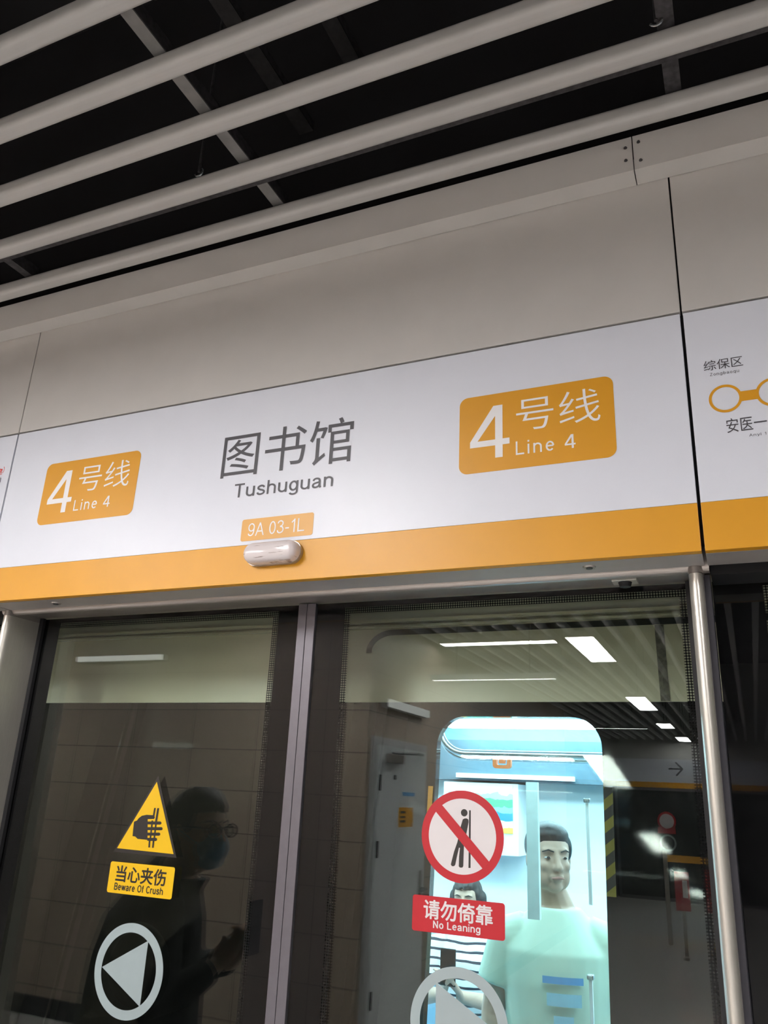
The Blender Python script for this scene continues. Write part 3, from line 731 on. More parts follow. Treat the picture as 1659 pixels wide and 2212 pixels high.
letter('warning_lettering', latin_quads('Beware Of Crush', 0.165, 0.10), sub(rc, 0.11, 0.865, 0.10, 0.335), onY(SY), M['sticker_black'], wl)
# arrow roundels, mirror images of each other
ca = P(277, 2097, ST); ra = 0.1075
for k, d, cx in ((-1, d_left, ca.x), (1, d_right, 2 * MID - ca.x)):
    o = sticker('arrow_roundel', circ(cx, ca.z, ra, 72), M['frost'], d, holes=[circ(cx, ca.z, ra - 0.0215, 72)], off=0.0004, label='pale frosted ring with ' + ('left' if k < 0 else 'right') + ' pointing arrow')
    q = [(cx - k * (-0.0845), ca.z - 0.001), (cx - k * 0.0505, ca.z + 0.0725), (cx - k * 0.0505, ca.z - 0.0725)]
    obj('arrow', plate(NB(), q, [], onY(ST - 0.0006), 0.0005), M['frost'], o)
# no leaning roundel
cn = P(998, 1806, ST); rn = 0.0965
nl = sticker('prohibition_disc', circ(cn.x, cn.z, rn, 72), M['sticker_red'], d_right, off=0.0004, label='red and white no leaning roundel')
ri = rn - 0.0175
obj('disc_field', plate(NB(), circ(cn.x, cn.z, ri, 72), [], onY(ST - 0.0008), 0.0002), M['sticker_white'], nl)
Z3 = lambda q: [(780 + x / 3.936, 1650 + y / 3.936) for x, y in q]
bm = NB()
hc = P(780 + 878 / 3.936, 1650 + 416 / 3.936, ST)
plate(bm, circ(hc.x, hc.z, 0.0078, 24), [], onY(ST - 0.0010), 0)
body = [(866, 472), (882, 464), (900, 464), (914, 474), (916, 495), (903, 560), (888, 640), (876, 700), (870, 870), (862, 882), (842, 882), (832, 872), (834, 790), (842, 715), (834, 712), (818, 780), (802, 858), (792, 870), (774, 870), (764, 856), (770, 830), (792, 745), (820, 665), (846, 540)]
plate(bm, pl_(Z3(body)), [], onY(ST - 0.00103), 0)
plate(bm, pl_(Z3([(920, 395), (934, 395), (932, 885), (914, 885)])), [], onY(ST - 0.00106), 0)
obj('leaning_figure', bm, M['sticker_black'], nl)
aN = math.radians(-45); hwN = 0.0105
dx, dz = math.cos(aN), math.sin(aN); nx, nz = -dz, dx
L_ = ri + 0.002
obj('prohibition_bar', plate(NB(), [(cn.x + dx * L_ + nx * hwN, cn.z + dz * L_ + nz * hwN), (cn.x - dx * L_ + nx * hwN, cn.z - dz * L_ + nz * hwN), (cn.x - dx * L_ - nx * hwN, cn.z - dz * L_ - nz * hwN), (cn.x + dx * L_ - nx * hwN, cn.z + dz * L_ - nz * hwN)], [], onY(ST - 0.0014), 0.0002), M['sticker_red'], nl)
nlb, rc = tag_rect('no_leaning_label', (892, 1932), (1092, 1951), (1090, 2033), (890, 2009), 0.006, M['sticker_red'], d_right, 'red no leaning label with white writing')
letter('label_characters', cjk_polys('请勿倚靠', 0.0, 0.02), sub(rc, 0.125, 0.875, 0.36, 0.90), onY(SY), M['sticker_white'], nlb)
letter('label_lettering', latin_quads('No Leaning', 0.16, 0.10), sub(rc, 0.235, 0.745, 0.07, 0.33), onY(SY), M['sticker_white'], nlb)

# fixed glass either side
def fixed(x0, x1, cx0, cx1, label):
    t = thing('fixed_screen', label, 'glass screen', ((x0 + x1) / 2, YG, 0), 'fixed glass screens beside the doors')
    pane('glass_pane', x0, x1, 0.015, ZD1, YG, t)
    pane('inner_pane', cx0 - 0.021, cx1 + 0.021, CB - 0.001, CT + 0.021, YG + 0.013, t, m='glass_reflective')
    D = 0.016; hole = [(cx0 - D, CB), (cx1 + D, CB), (cx1 + D, CT + D), (cx0 - D, CT + D)]
    obj('black_border', plate(NB(), [(x0, 0.015), (x1, 0.015), (x1, ZD1), (x0, ZD1)], [hole], onY(YG + 0.0056), 0.001), M['frit'], t)
    e = .0003
    obj('dotted_edge', plate(NB(), [(cx0 - D + e, CB + e), (cx1 + D - e, CB + e), (cx1 + D - e, CT + D - e), (cx0 - D + e, CT + D - e)], [[(cx0, CB + D), (cx1, CB + D), (cx1, CT), (cx0, CT)]], onY(YG + 0.0056), 0), M['dots'], t)
xs = P(1647, 1300, YG).x
fixed(-0.0405, 1.88, xs + 0.020, 1.80, 'dark fixed glass screen right of the stainless post')
fixed(-3.93, -2.044, -3.85, -2.16, 'dark fixed glass screen at the far left beyond the post')

# ================================================================== TRAIN BEHIND THE DOORS
train = thing('metro_train', 'metro train behind the screen doors, cream over a dark window band', 'train', (-0.9, 3.3, -0.2))
def onT(off=0.0): return lambda x, z, d: (x, YT(z) + off + d, z)
TX0, TX1 = -5.2, 3.4
ZB = 1.963
obj('cream_panel', plate(NB(), [(TX0, ZB), (TX1, ZB), (TX1, 2.75), (TX0, 2.75)], [], onT(), 0.03), M['cream'], train)
for i, (q, th) in enumerate((((1100, 1336), 0.010), ((1100, 1347), 0.006))):
    z = PT(*q).z
    obj('roof_gutter', prism_x(NB(), [(YT(z) - 0.018, z), (YT(z) - 0.018, z + th), (YT(z) - 0.001, z + th + 0.004), (YT(z) - 0.001, z)], TX0, TX1), M['cream'], train)
wa, wb = PT(939, 1700), PT(1303, 1700); wz1 = PT(1110, 1548).z; wz0 = 0.62
band_o = [(TX0, 0.5), (TX1, 0.5), (TX1, ZB - 0.0005), (TX0, ZB - 0.0005)]
win = rrect(wa.x, wb.x, wz0, wz1, 0.075, 10)
tag(obj('window_band', plate(NB(), band_o, [win], onT(), 0.03), M['band'], train), 'dark glossy window band')
wi = rrect(wa.x - 0.004, wb.x + 0.004, wz0 - 0.004, wz1 + 0.004, 0.079, 10)
wp = obj('window_pane', plate(NB(), rrect(wa.x + 0.001, wb.x - 0.001, wz0 + .001, wz1 - .001, 0.074, 10), [], onT(0.008), 0), M['glass_train'], train)
obj('lower_side', plate(NB(), [(TX0, -0.2), (TX1, -0.2), (TX1, 0.499), (TX0, 0.499)], [], onT(), 0.03), M['cream'], train)
# black rubber seal outlining the train door
sa, sb = PT(792, 1450), PT(1430, 1450); sz = PT(1100, 1357).z
path = [(sa.x + 0.004, sz - 0.058)] + ar(sa.x + 0.075, sz - 0.055, 0.072, 0.055, 170, 90, 12) + [(TX1, sz + 0.012)]
bm = NB()
for q in stroke_tris(path, 0.0085): plate(bm, [(v.x, v.y) for v in q], [], onT(-0.004), 0)
obj('door_seal', bm, M['rubber'], train)
bm = NB()
for q in stroke_tris([(sb.x, sz - 0.007), (sb.x + 0.004, ZB + 0.001)], 0.011): plate(bm, [(v.x, v.y) for v in q], [], onT(-0.003), 0)
obj('door_seal', bm, M['seal_soft'], train)
ha, hb = PT(1293, 1720), PT(1313, 1720)
tag(obj('hazard_tape', plate(NB(), [(ha.x + 0.012, PT(1300, 1935).z), (hb.x + 0.012, PT(1300, 1935).z), (hb.x + 0.012, PT(1300, 1700).z), (ha.x + 0.012, PT(1300, 1700).z)], [], onT(-0.003), 0.002), M['hazard'], train), 'yellow and black hazard tape')
ya, yb = PT(926, 1700), PT(936, 1700)
tag(obj('yellow_edge', plate(NB(), [(ya.x, PT(930, 1760).z), (yb.x, PT(930, 1760).z), (yb.x, PT(930, 1698).z), (ya.x, PT(930, 1698).z)], [], onT(-0.003), 0.002), M['orange'], train), 'orange strip at the window edge')
# inside
YI = 4.75
obj('train_floor', box(NB(), TX0, TX1, 2.0, YI, -0.1, 0.0), M['seat'], train)
obj('train_ceiling', box(NB(), TX0, TX1, 2.16, YI, 2.26, 2.32), M['train_white'], train)
obj('train_roof', box(NB(), TX0, TX1, 2.15, YI + 0.05, 2.70, 2.78), M['cream'], train)
obj('train_wall', box(NB(), TX0, TX1, YI, YI + 0.05, -0.1, 2.72), M['train_white'], train)
for x in (TX0, TX1 - 0.04): obj('train_end', box(NB(), x, x + 0.04, 2.0, YI, -0.1, 2.72), M['train_white'], train)
yc = 4.55
z1, z0, zz = P(1100, 1572, yc).z, P(1100, 1600, yc).z, P(1100, 1688, yc).z
obj('cove_panel', box(NB(), TX0, TX1, yc, YI - 0.001, z0, 2.258), M['train_blue'], train)
obj('bulkhead_panel', box(NB(), TX0, TX1, yc - 0.02, YI - 0.001, zz, z0 - 0.0005), M['train_panel'], train)
obj('ledge', box(NB(), P(985, 1676, yc - 0.05).x, P(1240, 1676, yc - .05).x, yc - 0.05, yc - 0.021, P(1100, 1683, yc - .05).z, P(1100, 1673, yc - .05).z), M['train_white'], train)
yl = 4.30
lx0 = P(960, 1560, yl).x
obj('ceiling_lamp', box(NB(), lx0, P(1292, 1560, yl).x + 1.2, yl, yl + 0.12, P(1100, 1570, yl).z, P(1100, 1554, yl).z), M['train_lamp'], train)
obj('ceiling_lamp', box(NB(), TX0 + .3, TX1 - .3, 2.36, 2.45, 2.24, 2.258), M['train_lamp'], train)
obj('ceiling_lamp', box(NB(), TX0 + .3, TX1 - .3, 3.40, 3.62, 2.235, 2.258), M['train_lamp'], train)  # added lamp, hidden from view, to brighten the far wall
obj('ceiling_lamp', box(NB(), lx0 - 2.2, lx0 - 0.7, yl, yl + 0.12, P(1100, 1570, yl).z, P(1100, 1554, yl).z), M['train_lamp'], train)
# grab rails bent down from the ceiling
for yr, q in ((3.0, 1627), (3.35, 1636)):
    a = P(1005, q, yr); b0 = P(952, 1560, yr)
    pts = [Vector((b0.x, yr, 2.255)), Vector((b0.x, yr, b0.z - 0.02))] + [Vector((b0.x + (a.x - b0.x) * (1 - math.cos(t)), yr, a.z + (b0.z - 0.02 - a.z) * (1 - math.sin(t)))) for t in [math.pi / 2 * i / 8 for i in range(1, 9)]] + [Vector((0.6, yr, a.z))]
    obj('grab_rail', tube(NB(), pts, 0.013, 12), M['rail'], train, True)
c = P(1085, 1637, 3.0)
st = tag(obj('hanging_strap', box(NB(), c.x - 0.012, c.x + 0.012, 2.995, 3.005, c.z - 0.02, P(1085, 1622, 3.0).z), M['orange_strap'], train), 'orange hanging grip')
obj('strap_grip', plate(NB(), rrect(c.x - 0.034, c.x + 0.034, c.z - 0.038, c.z + 0.02, 0.012), [rrect(c.x - 0.02, c.x + 0.02, c.z - 0.026, c.z - 0.002, 0.006)], onY(2.99), 0.02), M['orange_strap'], st)
# advert, far window, pale strip for a reflection, door edge
a, b = P(955, 1838, yc - 0.03), P(1118, 1694, yc - 0.03)
ad = tag(obj('advert_frame', box(NB(), a.x, b.x, yc - 0.02, YI - 0.002, a.z, b.z), M['train_white'], train), 'advert panel with green and blue picture')
obj('advert_print', box(NB(), a.x + 0.03, b.x - 0.03, yc - 0.024, yc - 0.0205, a.z + 0.11, b.z - 0.005), M['poster'], ad)
yp = 2.62
a, b = P(1140, 1985, yp), P(1164, 1690, yp)
obj('white_strip', box(NB(), a.x, b.x - 0.005, yp, yp + 0.02, a.z, b.z), mat('pale_reflection', (0.70, 0.82, 0.82), 0.4), train)  # bright reflection in the window built as a solid pale strip
for q0, q1 in (((1268, 1735), (1275, 1955)), ((1276, 2118), (1284, 2230))):
    a, b = P(*q0, 2.56), P(*q1, 2.56)
    obj('door_edge_rail', box(NB(), a.x - 0.005, a.x + 0.004, 2.56, 2.57, b.z, a.z), M['train_white'], train)
    obj('rail_bracket', box(NB(), a.x - 0.010, a.x + 0.009, 2.555, 2.575, a.z + 0.001, a.z + 0.014, 0.003), M['rail'], train)
obj('bench_seat', box(NB(), -3.2, 0.2, 4.18, 4.70, 0.36, 0.405, 0.015), M['seat'], train)
obj('bench_front', box(NB(), -3.2, 0.2, 4.45, 4.74, 0.0, 0.359), M['train_white'], train)
obj('bench_back', box(NB(), -3.2, 0.2, 4.66, 4.745, 0.4505, 1.0, 0.015), M['seat'], train)

# ================================================================== PEOPLE
def hand_prims(bm, wr, d, lat, pn, curl, thumb=1, s=1.0):
    """palm, four unequal bent fingers and a thumb off the side of the palm"""
    wr, d, lat, pn = Vector(wr), Vector(d).normalized(), Vector(lat).normalized(), Vector(pn).normalized()
    for i in range(4):
        o = (i - 1.5) * 0.0205 * s
        limb(bm, [wr + lat * o * 0.6, wr + d * 0.045 * s + lat * o * 0.9, wr + d * 0.088 * s + lat * o], [0.014 * s, 0.014 * s, 0.0105 * s], 8)
        q = wr + d * 0.088 * s + lat * o; v = d.copy(); pts = [q]
        for L in (0.040, 0.026, 0.020):
            v = (v * math.cos(curl) + pn * math.sin(curl)).normalized(); pn2 = pn
            q = q + v * L * s * (1.0, 1.08, 1.02, 0.82)[i]; pts.append(q)
        limb(bm, pts, [0.0095 * s, 0.009 * s, 0.008 * s, 0.0068 * s], 8)
    b = wr + d * 0.025 * s + lat * thumb * 0.026 * s
    limb(bm, [wr + d * 0.012 * s + lat * thumb * .012 * s, b, b + (d * 0.6 + lat * thumb * 0.7 + pn * 0.35).normalized() * 0.038 * s, b + (d * 0.85 + lat * thumb * 0.45 + pn * 0.5).normalized() * 0.068 * s], [0.014 * s, 0.013 * s, 0.0105 * s, 0.008 * s], 8)

def person(label, loc, f, hf, hc, hs, J, arms, clothes, hair_len=0.0, fringe=True):
    """loc: feet; f: body facing; hf: head facing; hc: head centre; hs: head scale; J: joints"""
    t = thing('person', label, 'person', loc)
    f = Vector(f).normalized(); hf = Vector(hf).normalized(); s = Vector((0, 0, 1)).cross(f).normalized(); hsd = Vector((0, 0, 1)).cross(hf).normalized()
    hc = Vector(hc)
    h = lambda a, b, c: hc + (hf * a + hsd * b + Vector((0, 0, 1)) * c) * hs
    E = lambda bm, a, b, c, r: ell(bm, h(a, b, c), [q * hs for q in r], hf, 20, 14)
    bm = NB()
    E(bm, -0.012, 0, 0.028, (0.094, 0.073, 0.086)); E(bm, 0.018, 0, -0.02, (0.068, 0.062, 0.088)); E(bm, 0.045, 0, -0.086, (0.034, 0.030, 0.024))
    E(bm, 0.030, 0.034, -0.055, (0.04, 0.028, 0.045)); E(bm, 0.030, -0.034, -0.055, (0.04, 0.028, 0.045))
    E(bm, 0.066, 0, 0.030, (0.018, 0.05, 0.012)); E(bm, 0.052, 0.036, -0.022, (0.027, 0.022, 0.022)); E(bm, 0.052, -0.036, -0.022, (0.027, 0.022, 0.022))
    limb(bm, [h(0.080, 0, 0.018), h(0.094, 0, -0.008), h(0.103, 0, -0.025)], [0.008 * hs, 0.010 * hs, 0.013 * hs], 10)
    E(bm, 0.091, 0.012, -0.028, (0.009, 0.008, 0.007)); E(bm, 0.091, -0.012, -0.028, (0.009, 0.008, 0.007))
    E(bm, 0.080, 0, -0.055, (0.011, 0.024, 0.0075)); E(bm, 0.078, 0, -0.066, (0.011, 0.021, 0.0075))
    for q in (-1, 1): E(bm, -0.012, q * 0.074, -0.004, (0.019, 0.009, 0.031))
    nb = Vector(J['neck'])
    limb(bm, [h(-0.018, 0, -0.03), h(-0.022, 0, -0.085), nb, nb - Vector((0, 0, .06))], [0.055 * hs, 0.053 * hs, 0.058, 0.075])
    secs = J['torso']
    loft(bm, secs, f)
    for sh, el, wr in arms['chains']:
        limb(bm, [sh, Vector(sh).lerp(Vector(el), 0.45), el, Vector(el).lerp(Vector(wr), 0.3), wr], [0.052, 0.047, 0.038, 0.039, 0.026])
    for a in arms['hands']: hand_prims(bm, *a)
    for hip, kn, an, toe in J['legs']:
        limb(bm, [hip, Vector(hip).lerp(Vector(kn), .4), kn, Vector(kn).lerp(Vector(an), .35), an], [0.082, 0.075, 0.054, 0.056, 0.036])
    body = remeshed('body', bm, M['skin'], t, 0.0048, 3)
    # eyes, brows, lips
    for q in (-1, 1):
        b = NB(); E(b, 0.0715, q * 0.031, 0.006, (0.010, 0.0120, 0.0038)); ey = obj('eye', b, M['eye_white'], t, True)
        b = NB(); E(b, 0.0785, q * 0.031, 0.006, (0.0048, 0.0066, 0.0042)); obj('iris', b, M['iris'], ey, True)
        b = NB(); limb(b, [h(0.086, q * 0.014, 0.026), h(0.084, q * 0.032, 0.032), h(0.070, q * 0.050, 0.025)], [0.0022 * hs, 0.0030 * hs, 0.0016 * hs], 8); obj('eyebrow', b, M['hair'], t, True)
    b = NB(); limb(b, [h(0.084, -0.021, -0.060), h(0.0925, 0, -0.0575), h(0.084, 0.021, -0.060)], [0.0025 * hs, 0.0055 * hs, 0.0025 * hs], 8); obj('mouth', b, M['lips'], t, True)
    # hair
    bm = NB()
    E(bm, -0.026, 0, 0.040, (0.098, 0.081, 0.088)); E(bm, 0.006, 0, 0.078, (0.074, 0.068, 0.044))
    E(bm, -0.055, 0, -0.015, (0.054, 0.070, 0.066))
    for q in (-1, 1): E(bm, -0.006, q * 0.066, 0.035, (0.045, 0.016, 0.045))
    for i in range(26 if fringe else 0):
        a = random.uniform(-0.9, 0.9); q0 = h(-0.03 + 0.05 * math.cos(a), 0.055 * math.sin(a), 0.118); q1 = h(0.082 * math.cos(a) + random.uniform(-.01, .012), 0.062 * math.sin(a), 0.066 + random.uniform(-.008, .012))
        limb(bm, [q0, q0.lerp(q1, .5) + Vector((0, 0, .010)), q1], [0.013 * hs, 0.011 * hs, 0.006 * hs], 7)
    if hair_len:
        for q in (-1, 1): limb(bm, [h(-0.03, q * 0.072, 0.02), h(-0.02, q * 0.078, -0.06), h(-0.02, q * 0.07, -hair_len)], [0.03, 0.028, 0.018])
        limb(bm, [h(-0.07, 0, 0.02), h(-0.075, 0, -0.06), h(-0.075, 0, -hair_len)], [0.06, 0.055, 0.04])
    hair = remeshed('hair', bm, M['hair'], t, 0.0055, 2)
    # clothes
    top, low, sleeve, g = clothes['top'], clothes['low'], clothes['sleeve'], clothes.get('grow', 0.013)
    bm = NB()
    ss = [(c, a + g, b + g) for c, a, b in secs if Vector(c).z > clothes['hem']]
    c0, a0, b0 = ss[0]; ss = [(Vector((c0[0], c0[1], clothes['hem'])), a0 + 0.008, b0 + 0.008)] + ss
    loft(bm, ss, f)
    for sh, el, wr in arms['chains']:
        sh, el, wr = Vector(sh), Vector(el), Vector(wr); inn = sh.lerp(Vector(secs[-2][0]), 0.35)
        if sleeve == 'short':
            e = sh.lerp(el, 0.62); tube(bm, [inn, sh, sh.lerp(el, .35), e], [0.062, 0.072, 0.070, 0.073], 16)
        else:
            e = el.lerp(wr, 0.93); tube(bm, [inn, sh, sh.lerp(el, .5), el, el.lerp(wr, .4), e], [0.062, 0.068, 0.062, 0.056, 0.052, 0.042], 16)
        ell(bm, sh, (0.064, 0.064, 0.060), f)
    if clothes.get('collar'): limb(bm, [nb + Vector((0, 0, -0.045)), nb + Vector((0, 0, 0.012))], [0.082, 0.070])
    shirt = remeshed('shirt' if sleeve == 'short' else 'jacket', bm, top, t, 0.0065, 5)
    bm = NB()
    ls = [(c, a + 0.012, b + 0.012) for c, a, b in secs if Vector(c).z <= clothes['hem'] + 0.10]
    loft(bm, ls, f)
    for hip, kn, an, toe in J['legs']:
        hip, kn, an = Vector(hip), Vector(kn), Vector(an)
        tube(bm, [hip + (hip - kn).normalized() * .03, hip.lerp(kn, .4), kn, kn.lerp(an, .4), kn.lerp(an, .96)], [0.098, 0.090, 0.074, 0.070, 0.066], 16)
        ell(bm, hip, (0.10, 0.095, 0.10), f)
    remeshed('trousers', bm, low, t, 0.009, 4)
    for hip, kn, an, toe in J['legs']:
        an, toe = Vector(an), Vector(toe); b = NB()
        d = (toe - an); d.z = 0; d.normalize()
        ell(b, (an.x + d.x * .06, an.y + d.y * .06, 0.036), (0.135, 0.045, 0.035), d); ell(b, (an.x, an.y, 0.05), (0.05, 0.042, 0.05), d)
        remeshed('shoe', b, M['shoe'], t, 0.008, 3)
    return t, h, hs, shirt

# --- standing passenger in a pale mint T-shirt, seen through the right door
hx = P(1187, 1857, 2.9)
hcz = hx.z
bx, by = hx.x + 0.012, 2.93
f = Vector((0.18, -1, 0)).normalized(); s = Vector((0, 0, 1)).cross(f).normalized()
B = lambda sd, fd, z: Vector((bx, by, z)) + s * sd + f * fd
hc = Vector((hx.x, 2.90, hcz + 0.005))
ch = []
for q in (1, -1):
    ch.append((B(q * 0.155, 0.0, hcz - 0.238), B(q * 0.212, -0.01, hcz - 0.47), B(q * 0.205, 0.06, hcz - 0.71)))
hands = [(c[2], (c[2] - c[1]), f, s * (-1 if i == 0 else 1), 0.30, 1) for i, c in enumerate(ch)]
sec = [(B(0, 0, hcz - 0.74), 0.155, 0.115), (B(0, 0, hcz - 0.64), 0.165, 0.12), (B(0, 0, hcz - 0.50), 0.150, 0.11), (B(0, 0.01, hcz - 0.36), 0.160, 0.115), (B(0, 0.01, hcz - 0.27), 0.165, 0.110), (B(0, 0, hcz - 0.195), 0.110, 0.080), (B(0, -0.005, hcz - 0.145), 0.066, 0.060)]
legs = [(B(q * 0.088, 0, hcz - 0.74), B(q * 0.10, 0.02, 0.44), B(q * 0.11, -0.02, 0.08), B(q * 0.13, 0.12, 0.04)) for q in (1, -1)]
man, h, hs, shirt = person('person in a pale mint T-shirt standing inside the train, looking right', (bx, by, 0), f, Vector((0.62, -1, 0)), hc, 0.93, {'neck': B(0, -0.01, hcz - 0.145), 'torso': sec, 'legs': legs}, {'chains': ch, 'hands': hands},
       {'top': M['mint'], 'low': M['jeans'], 'sleeve': 'short', 'hem': hcz - 0.66, 'grow': 0.016}, fringe=False)
# print on the chest
for nm, u0, u1, v0, v1, m in (('shirt_print', -0.062, 0.062, -0.345, -0.325, 'print_blue'), ('shirt_print', -0.05, 0.055, -0.405, -0.37, 'print_pale'), ('shirt_print', -0.03, 0.03, -0.47, -0.43, 'print_pale')):
    bm = NB(); n = 10; A_, B_ = [], []
    for i in range(n + 1):
        u = u0 + (u1 - u0) * i / n + 0.02
        dep = 0.134 * math.sqrt(max(0, 1 - (u / 0.185) ** 2)) + 0.004
        A_.append(bm.verts.new(B(u, dep + 0.010, hcz + v0))); B_.append(bm.verts.new(B(u, dep + 0.010, hcz + v1)))
    for i in range(n): bm.faces.new((A_[i], A_[i + 1], B_[i + 1], B_[i]))
    obj(nm, bm, M[m], man)

# --- seated passenger in a striped top
yw = 4.12
hx = P(1000, 1948, yw); bx, by, hcz = hx.x, yw + 0.10, hx.z + 0.002
f = Vector((0.05, -1, 0)).normalized(); s = Vector((0, 0, 1)).cross(f).normalized()
ch = []
for q in (1, -1):
    ch.append((B(q * 0.150, 0.0, hcz - 0.225), B(q * 0.215, 0.09, hcz - 0.43), B(q * 0.045, 0.29, hcz - 0.37)))
hands = [(c[2], (s * (-0.35 if i == 0 else 0.35) + f * 0.5 + Vector((0, 0, .75))), f * 0.4 + s * 0.2, s * (-1 if i == 0 else 1), 0.55, -1) for i, c in enumerate(ch)]
sec = [(B(0, 0.02, 0.47), 0.165, 0.125), (B(0, 0, 0.56), 0.165, 0.12), (B(0, 0, hcz - 0.52), 0.140, 0.105), (B(0, 0.01, hcz - 0.36), 0.150, 0.112), (B(0, 0.01, hcz - 0.26), 0.150, 0.105), (B(0, 0, hcz - 0.19), 0.105, 0.075), (B(0, -0.005, hcz - 0.14), 0.062, 0.055)]
legs = [(B(q * 0.09, 0.02, 0.53), B(q * 0.10, 0.42, 0.50), B(q * 0.10, 0.40, 0.08), B(q * 0.10, 0.55, 0.04)) for q in (1, -1)]
wom, h2, _, _ = person('person in a navy striped white top seated behind the no leaning label', (bx, by, 0), f, f, (hx.x, yw + 0.06, hcz), 0.90, {'neck': B(0, -0.01, hcz - 0.145), 'torso': sec, 'legs': legs}, {'chains': ch, 'hands': hands},
       {'top': M['stripes'], 'low': M['jeans'], 'sleeve': 'short', 'hem': 0.60, 'grow': 0.014}, hair_len=0.10)
pc = B(0.0, 0.36, hcz - 0.29)
t = thing('mobile_phone', 'phone held in both hands by the seated striped passenger', 'phone', pc)
obj('phone_body', box(NB(), pc.x - 0.037, pc.x + 0.037, pc.y - 0.004, pc.y + 0.004, pc.z - 0.03, pc.z + 0.12, 0.003), M['phone'], t)
# --- bystander on the platform, mirrored in the left door: mask, glasses, dark jacket
YV = 2.46
hx = MV(424, 1793, YV); bx, by, hcz = hx.x - 0.13, hx.y - 0.02, hx.z
f = Vector((0.8, -0.6, 0)).normalized(); s = Vector((0, 0, 1)).cross(f).normalized()
HS_ = 1.10
ch = []
for q in (1, -1):
    ch.append((B(q * 0.215, 0.0, hcz - 0.235), B(q * 0.27, 0.03, hcz - 0.50), Vector((bx + 0.27, by + 0.00 + 0.05 * q, hcz - 0.40))))
hands = [(c[2], (Vector((0.45, -0.25 if i == 0 else 0.25, .7))), Vector((0.6, 0.15, 0)), Vector((0, 1, 0)) * (-1 if i == 0 else 1), 0.55, -1, 1.05) for i, c in enumerate(ch)]
sec = [(B(0, -0.02, hcz - 0.78), 0.215, 0.17), (B(0, -0.03, hcz - 0.66), 0.235, 0.18), (B(0, -0.03, hcz - 0.52), 0.235, 0.175), (B(0, -0.03, hcz - 0.40), 0.23, 0.165), (B(0, -0.02, hcz - 0.28), 0.215, 0.145), (B(0, 0, hcz - 0.20), 0.165, 0.105), (Vector((bx + 0.07, by, hcz - 0.155)), 0.08, 0.07)]
legs = [(B(q * 0.095, 0, hcz - 0.78), B(q * 0.11, 0.02, 0.46), B(q * 0.12, -0.02, 0.08), B(q * 0.14, 0.12, 0.04)) for q in (1, -1)]
by_, h, hs, _ = person('person with short dark hair, glasses, blue mask and dark jacket mirrored in the left door', (bx, by, 0), f, Vector((1, 0.22, 0)), (hx.x, hx.y, hcz), HS_, {'neck': B(0, -0.01, hcz - 0.165), 'torso': sec, 'legs': legs}, {'chains': ch, 'hands': hands},
       {'top': M['jacket'], 'low': M['trousers'], 'sleeve': 'long', 'hem': hcz - 0.72, 'grow': 0.022, 'collar': True})
hf = Vector((1, 0.22, 0)).normalized()
bm = NB()
for a, b, c, r in ((0.062, 0, -0.048, (0.050, 0.058, 0.050)), (0.088, 0, -0.035, (0.028, 0.030, 0.034)), (0.060, 0, -0.085, (0.040, 0.046, 0.026))):
    ell(bm, h(a, b, c), [k * hs for k in r], hf)
mk = remeshed('face_mask', bm, M['mask'], by_, 0.005, 4)
for q in (-1, 1):
    b = NB(); tube(b, [h(0.055, q * 0.058, -0.035), h(0.0, q * 0.080, -0.004), h(-0.02, q * 0.082, 0.01)], 0.002, 6); obj('ear_loop', b, M['mask'], mk, True)
bm = NB()
for q in (-1, 1):
    tube(bm, [h(0.104, q * 0.034 + 0.026 * math.cos(a), 0.004 + 0.019 * math.sin(a)) for a in [2 * math.pi * i / 20 for i in range(21)]], 0.0024, 8)
    tube(bm, [h(0.104, q * 0.060, 0.010), h(0.06, q * 0.078, 0.012), h(-0.03, q * 0.083, 0.006)], 0.0024, 8)
tube(bm, [h(0.104, -0.009, 0.010), h(0.109, 0, 0.013), h(0.104, 0.009, 0.010)], 0.0022, 8)
gl = obj('glasses', bm, M['rubber'], by_, True)
for q in (-1, 1):
    bm = NB(); tube(bm, [h(0.1035, q * 0.034, 0.004), h(0.1050, q * 0.034, 0.004)], 0.022 * hs, 16); obj('glasses_lens', bm, M['glass'], gl, True)
pc = Vector((bx + 0.385, by + 0.0, hcz - 0.315))
t = thing('mobile_phone', 'dark phone held up by the masked person mirrored in the left door', 'phone', pc)
bm = box(NB(), -0.005, 0.005, -0.038, 0.038, -0.045, 0.115, 0.003); bmesh.ops.translate(bm, verts=bm.verts, vec=pc)
obj('phone_body', bm, M['phone'], t)

# ================================================================== PLATFORM SEEN MIRRORED IN THE GLASS
# slats across the middle of the platform
HC = EYE + 1.30
first = None
for k in range(62):
    x = 3.3 - k * 0.176
    if x < CX - 2.6 and False: break
    if first is None:
        bm = NB(); bm2 = rrect(-0.022, 0.022, 0, 0.06, 0.012, 4)
        prism_y(bm, bm2, -14.2, 0.42)
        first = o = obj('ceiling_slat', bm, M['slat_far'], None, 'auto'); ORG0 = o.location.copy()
        tag(o, 'pale ceiling slat running across the platform, mirrored in the door glass', 'ceiling slat', 'ceiling slats across the platform')
    else:
        o = first.copy(); C.objects.link(o)
    o.location = (x, ORG0.y, HC + 0.02)
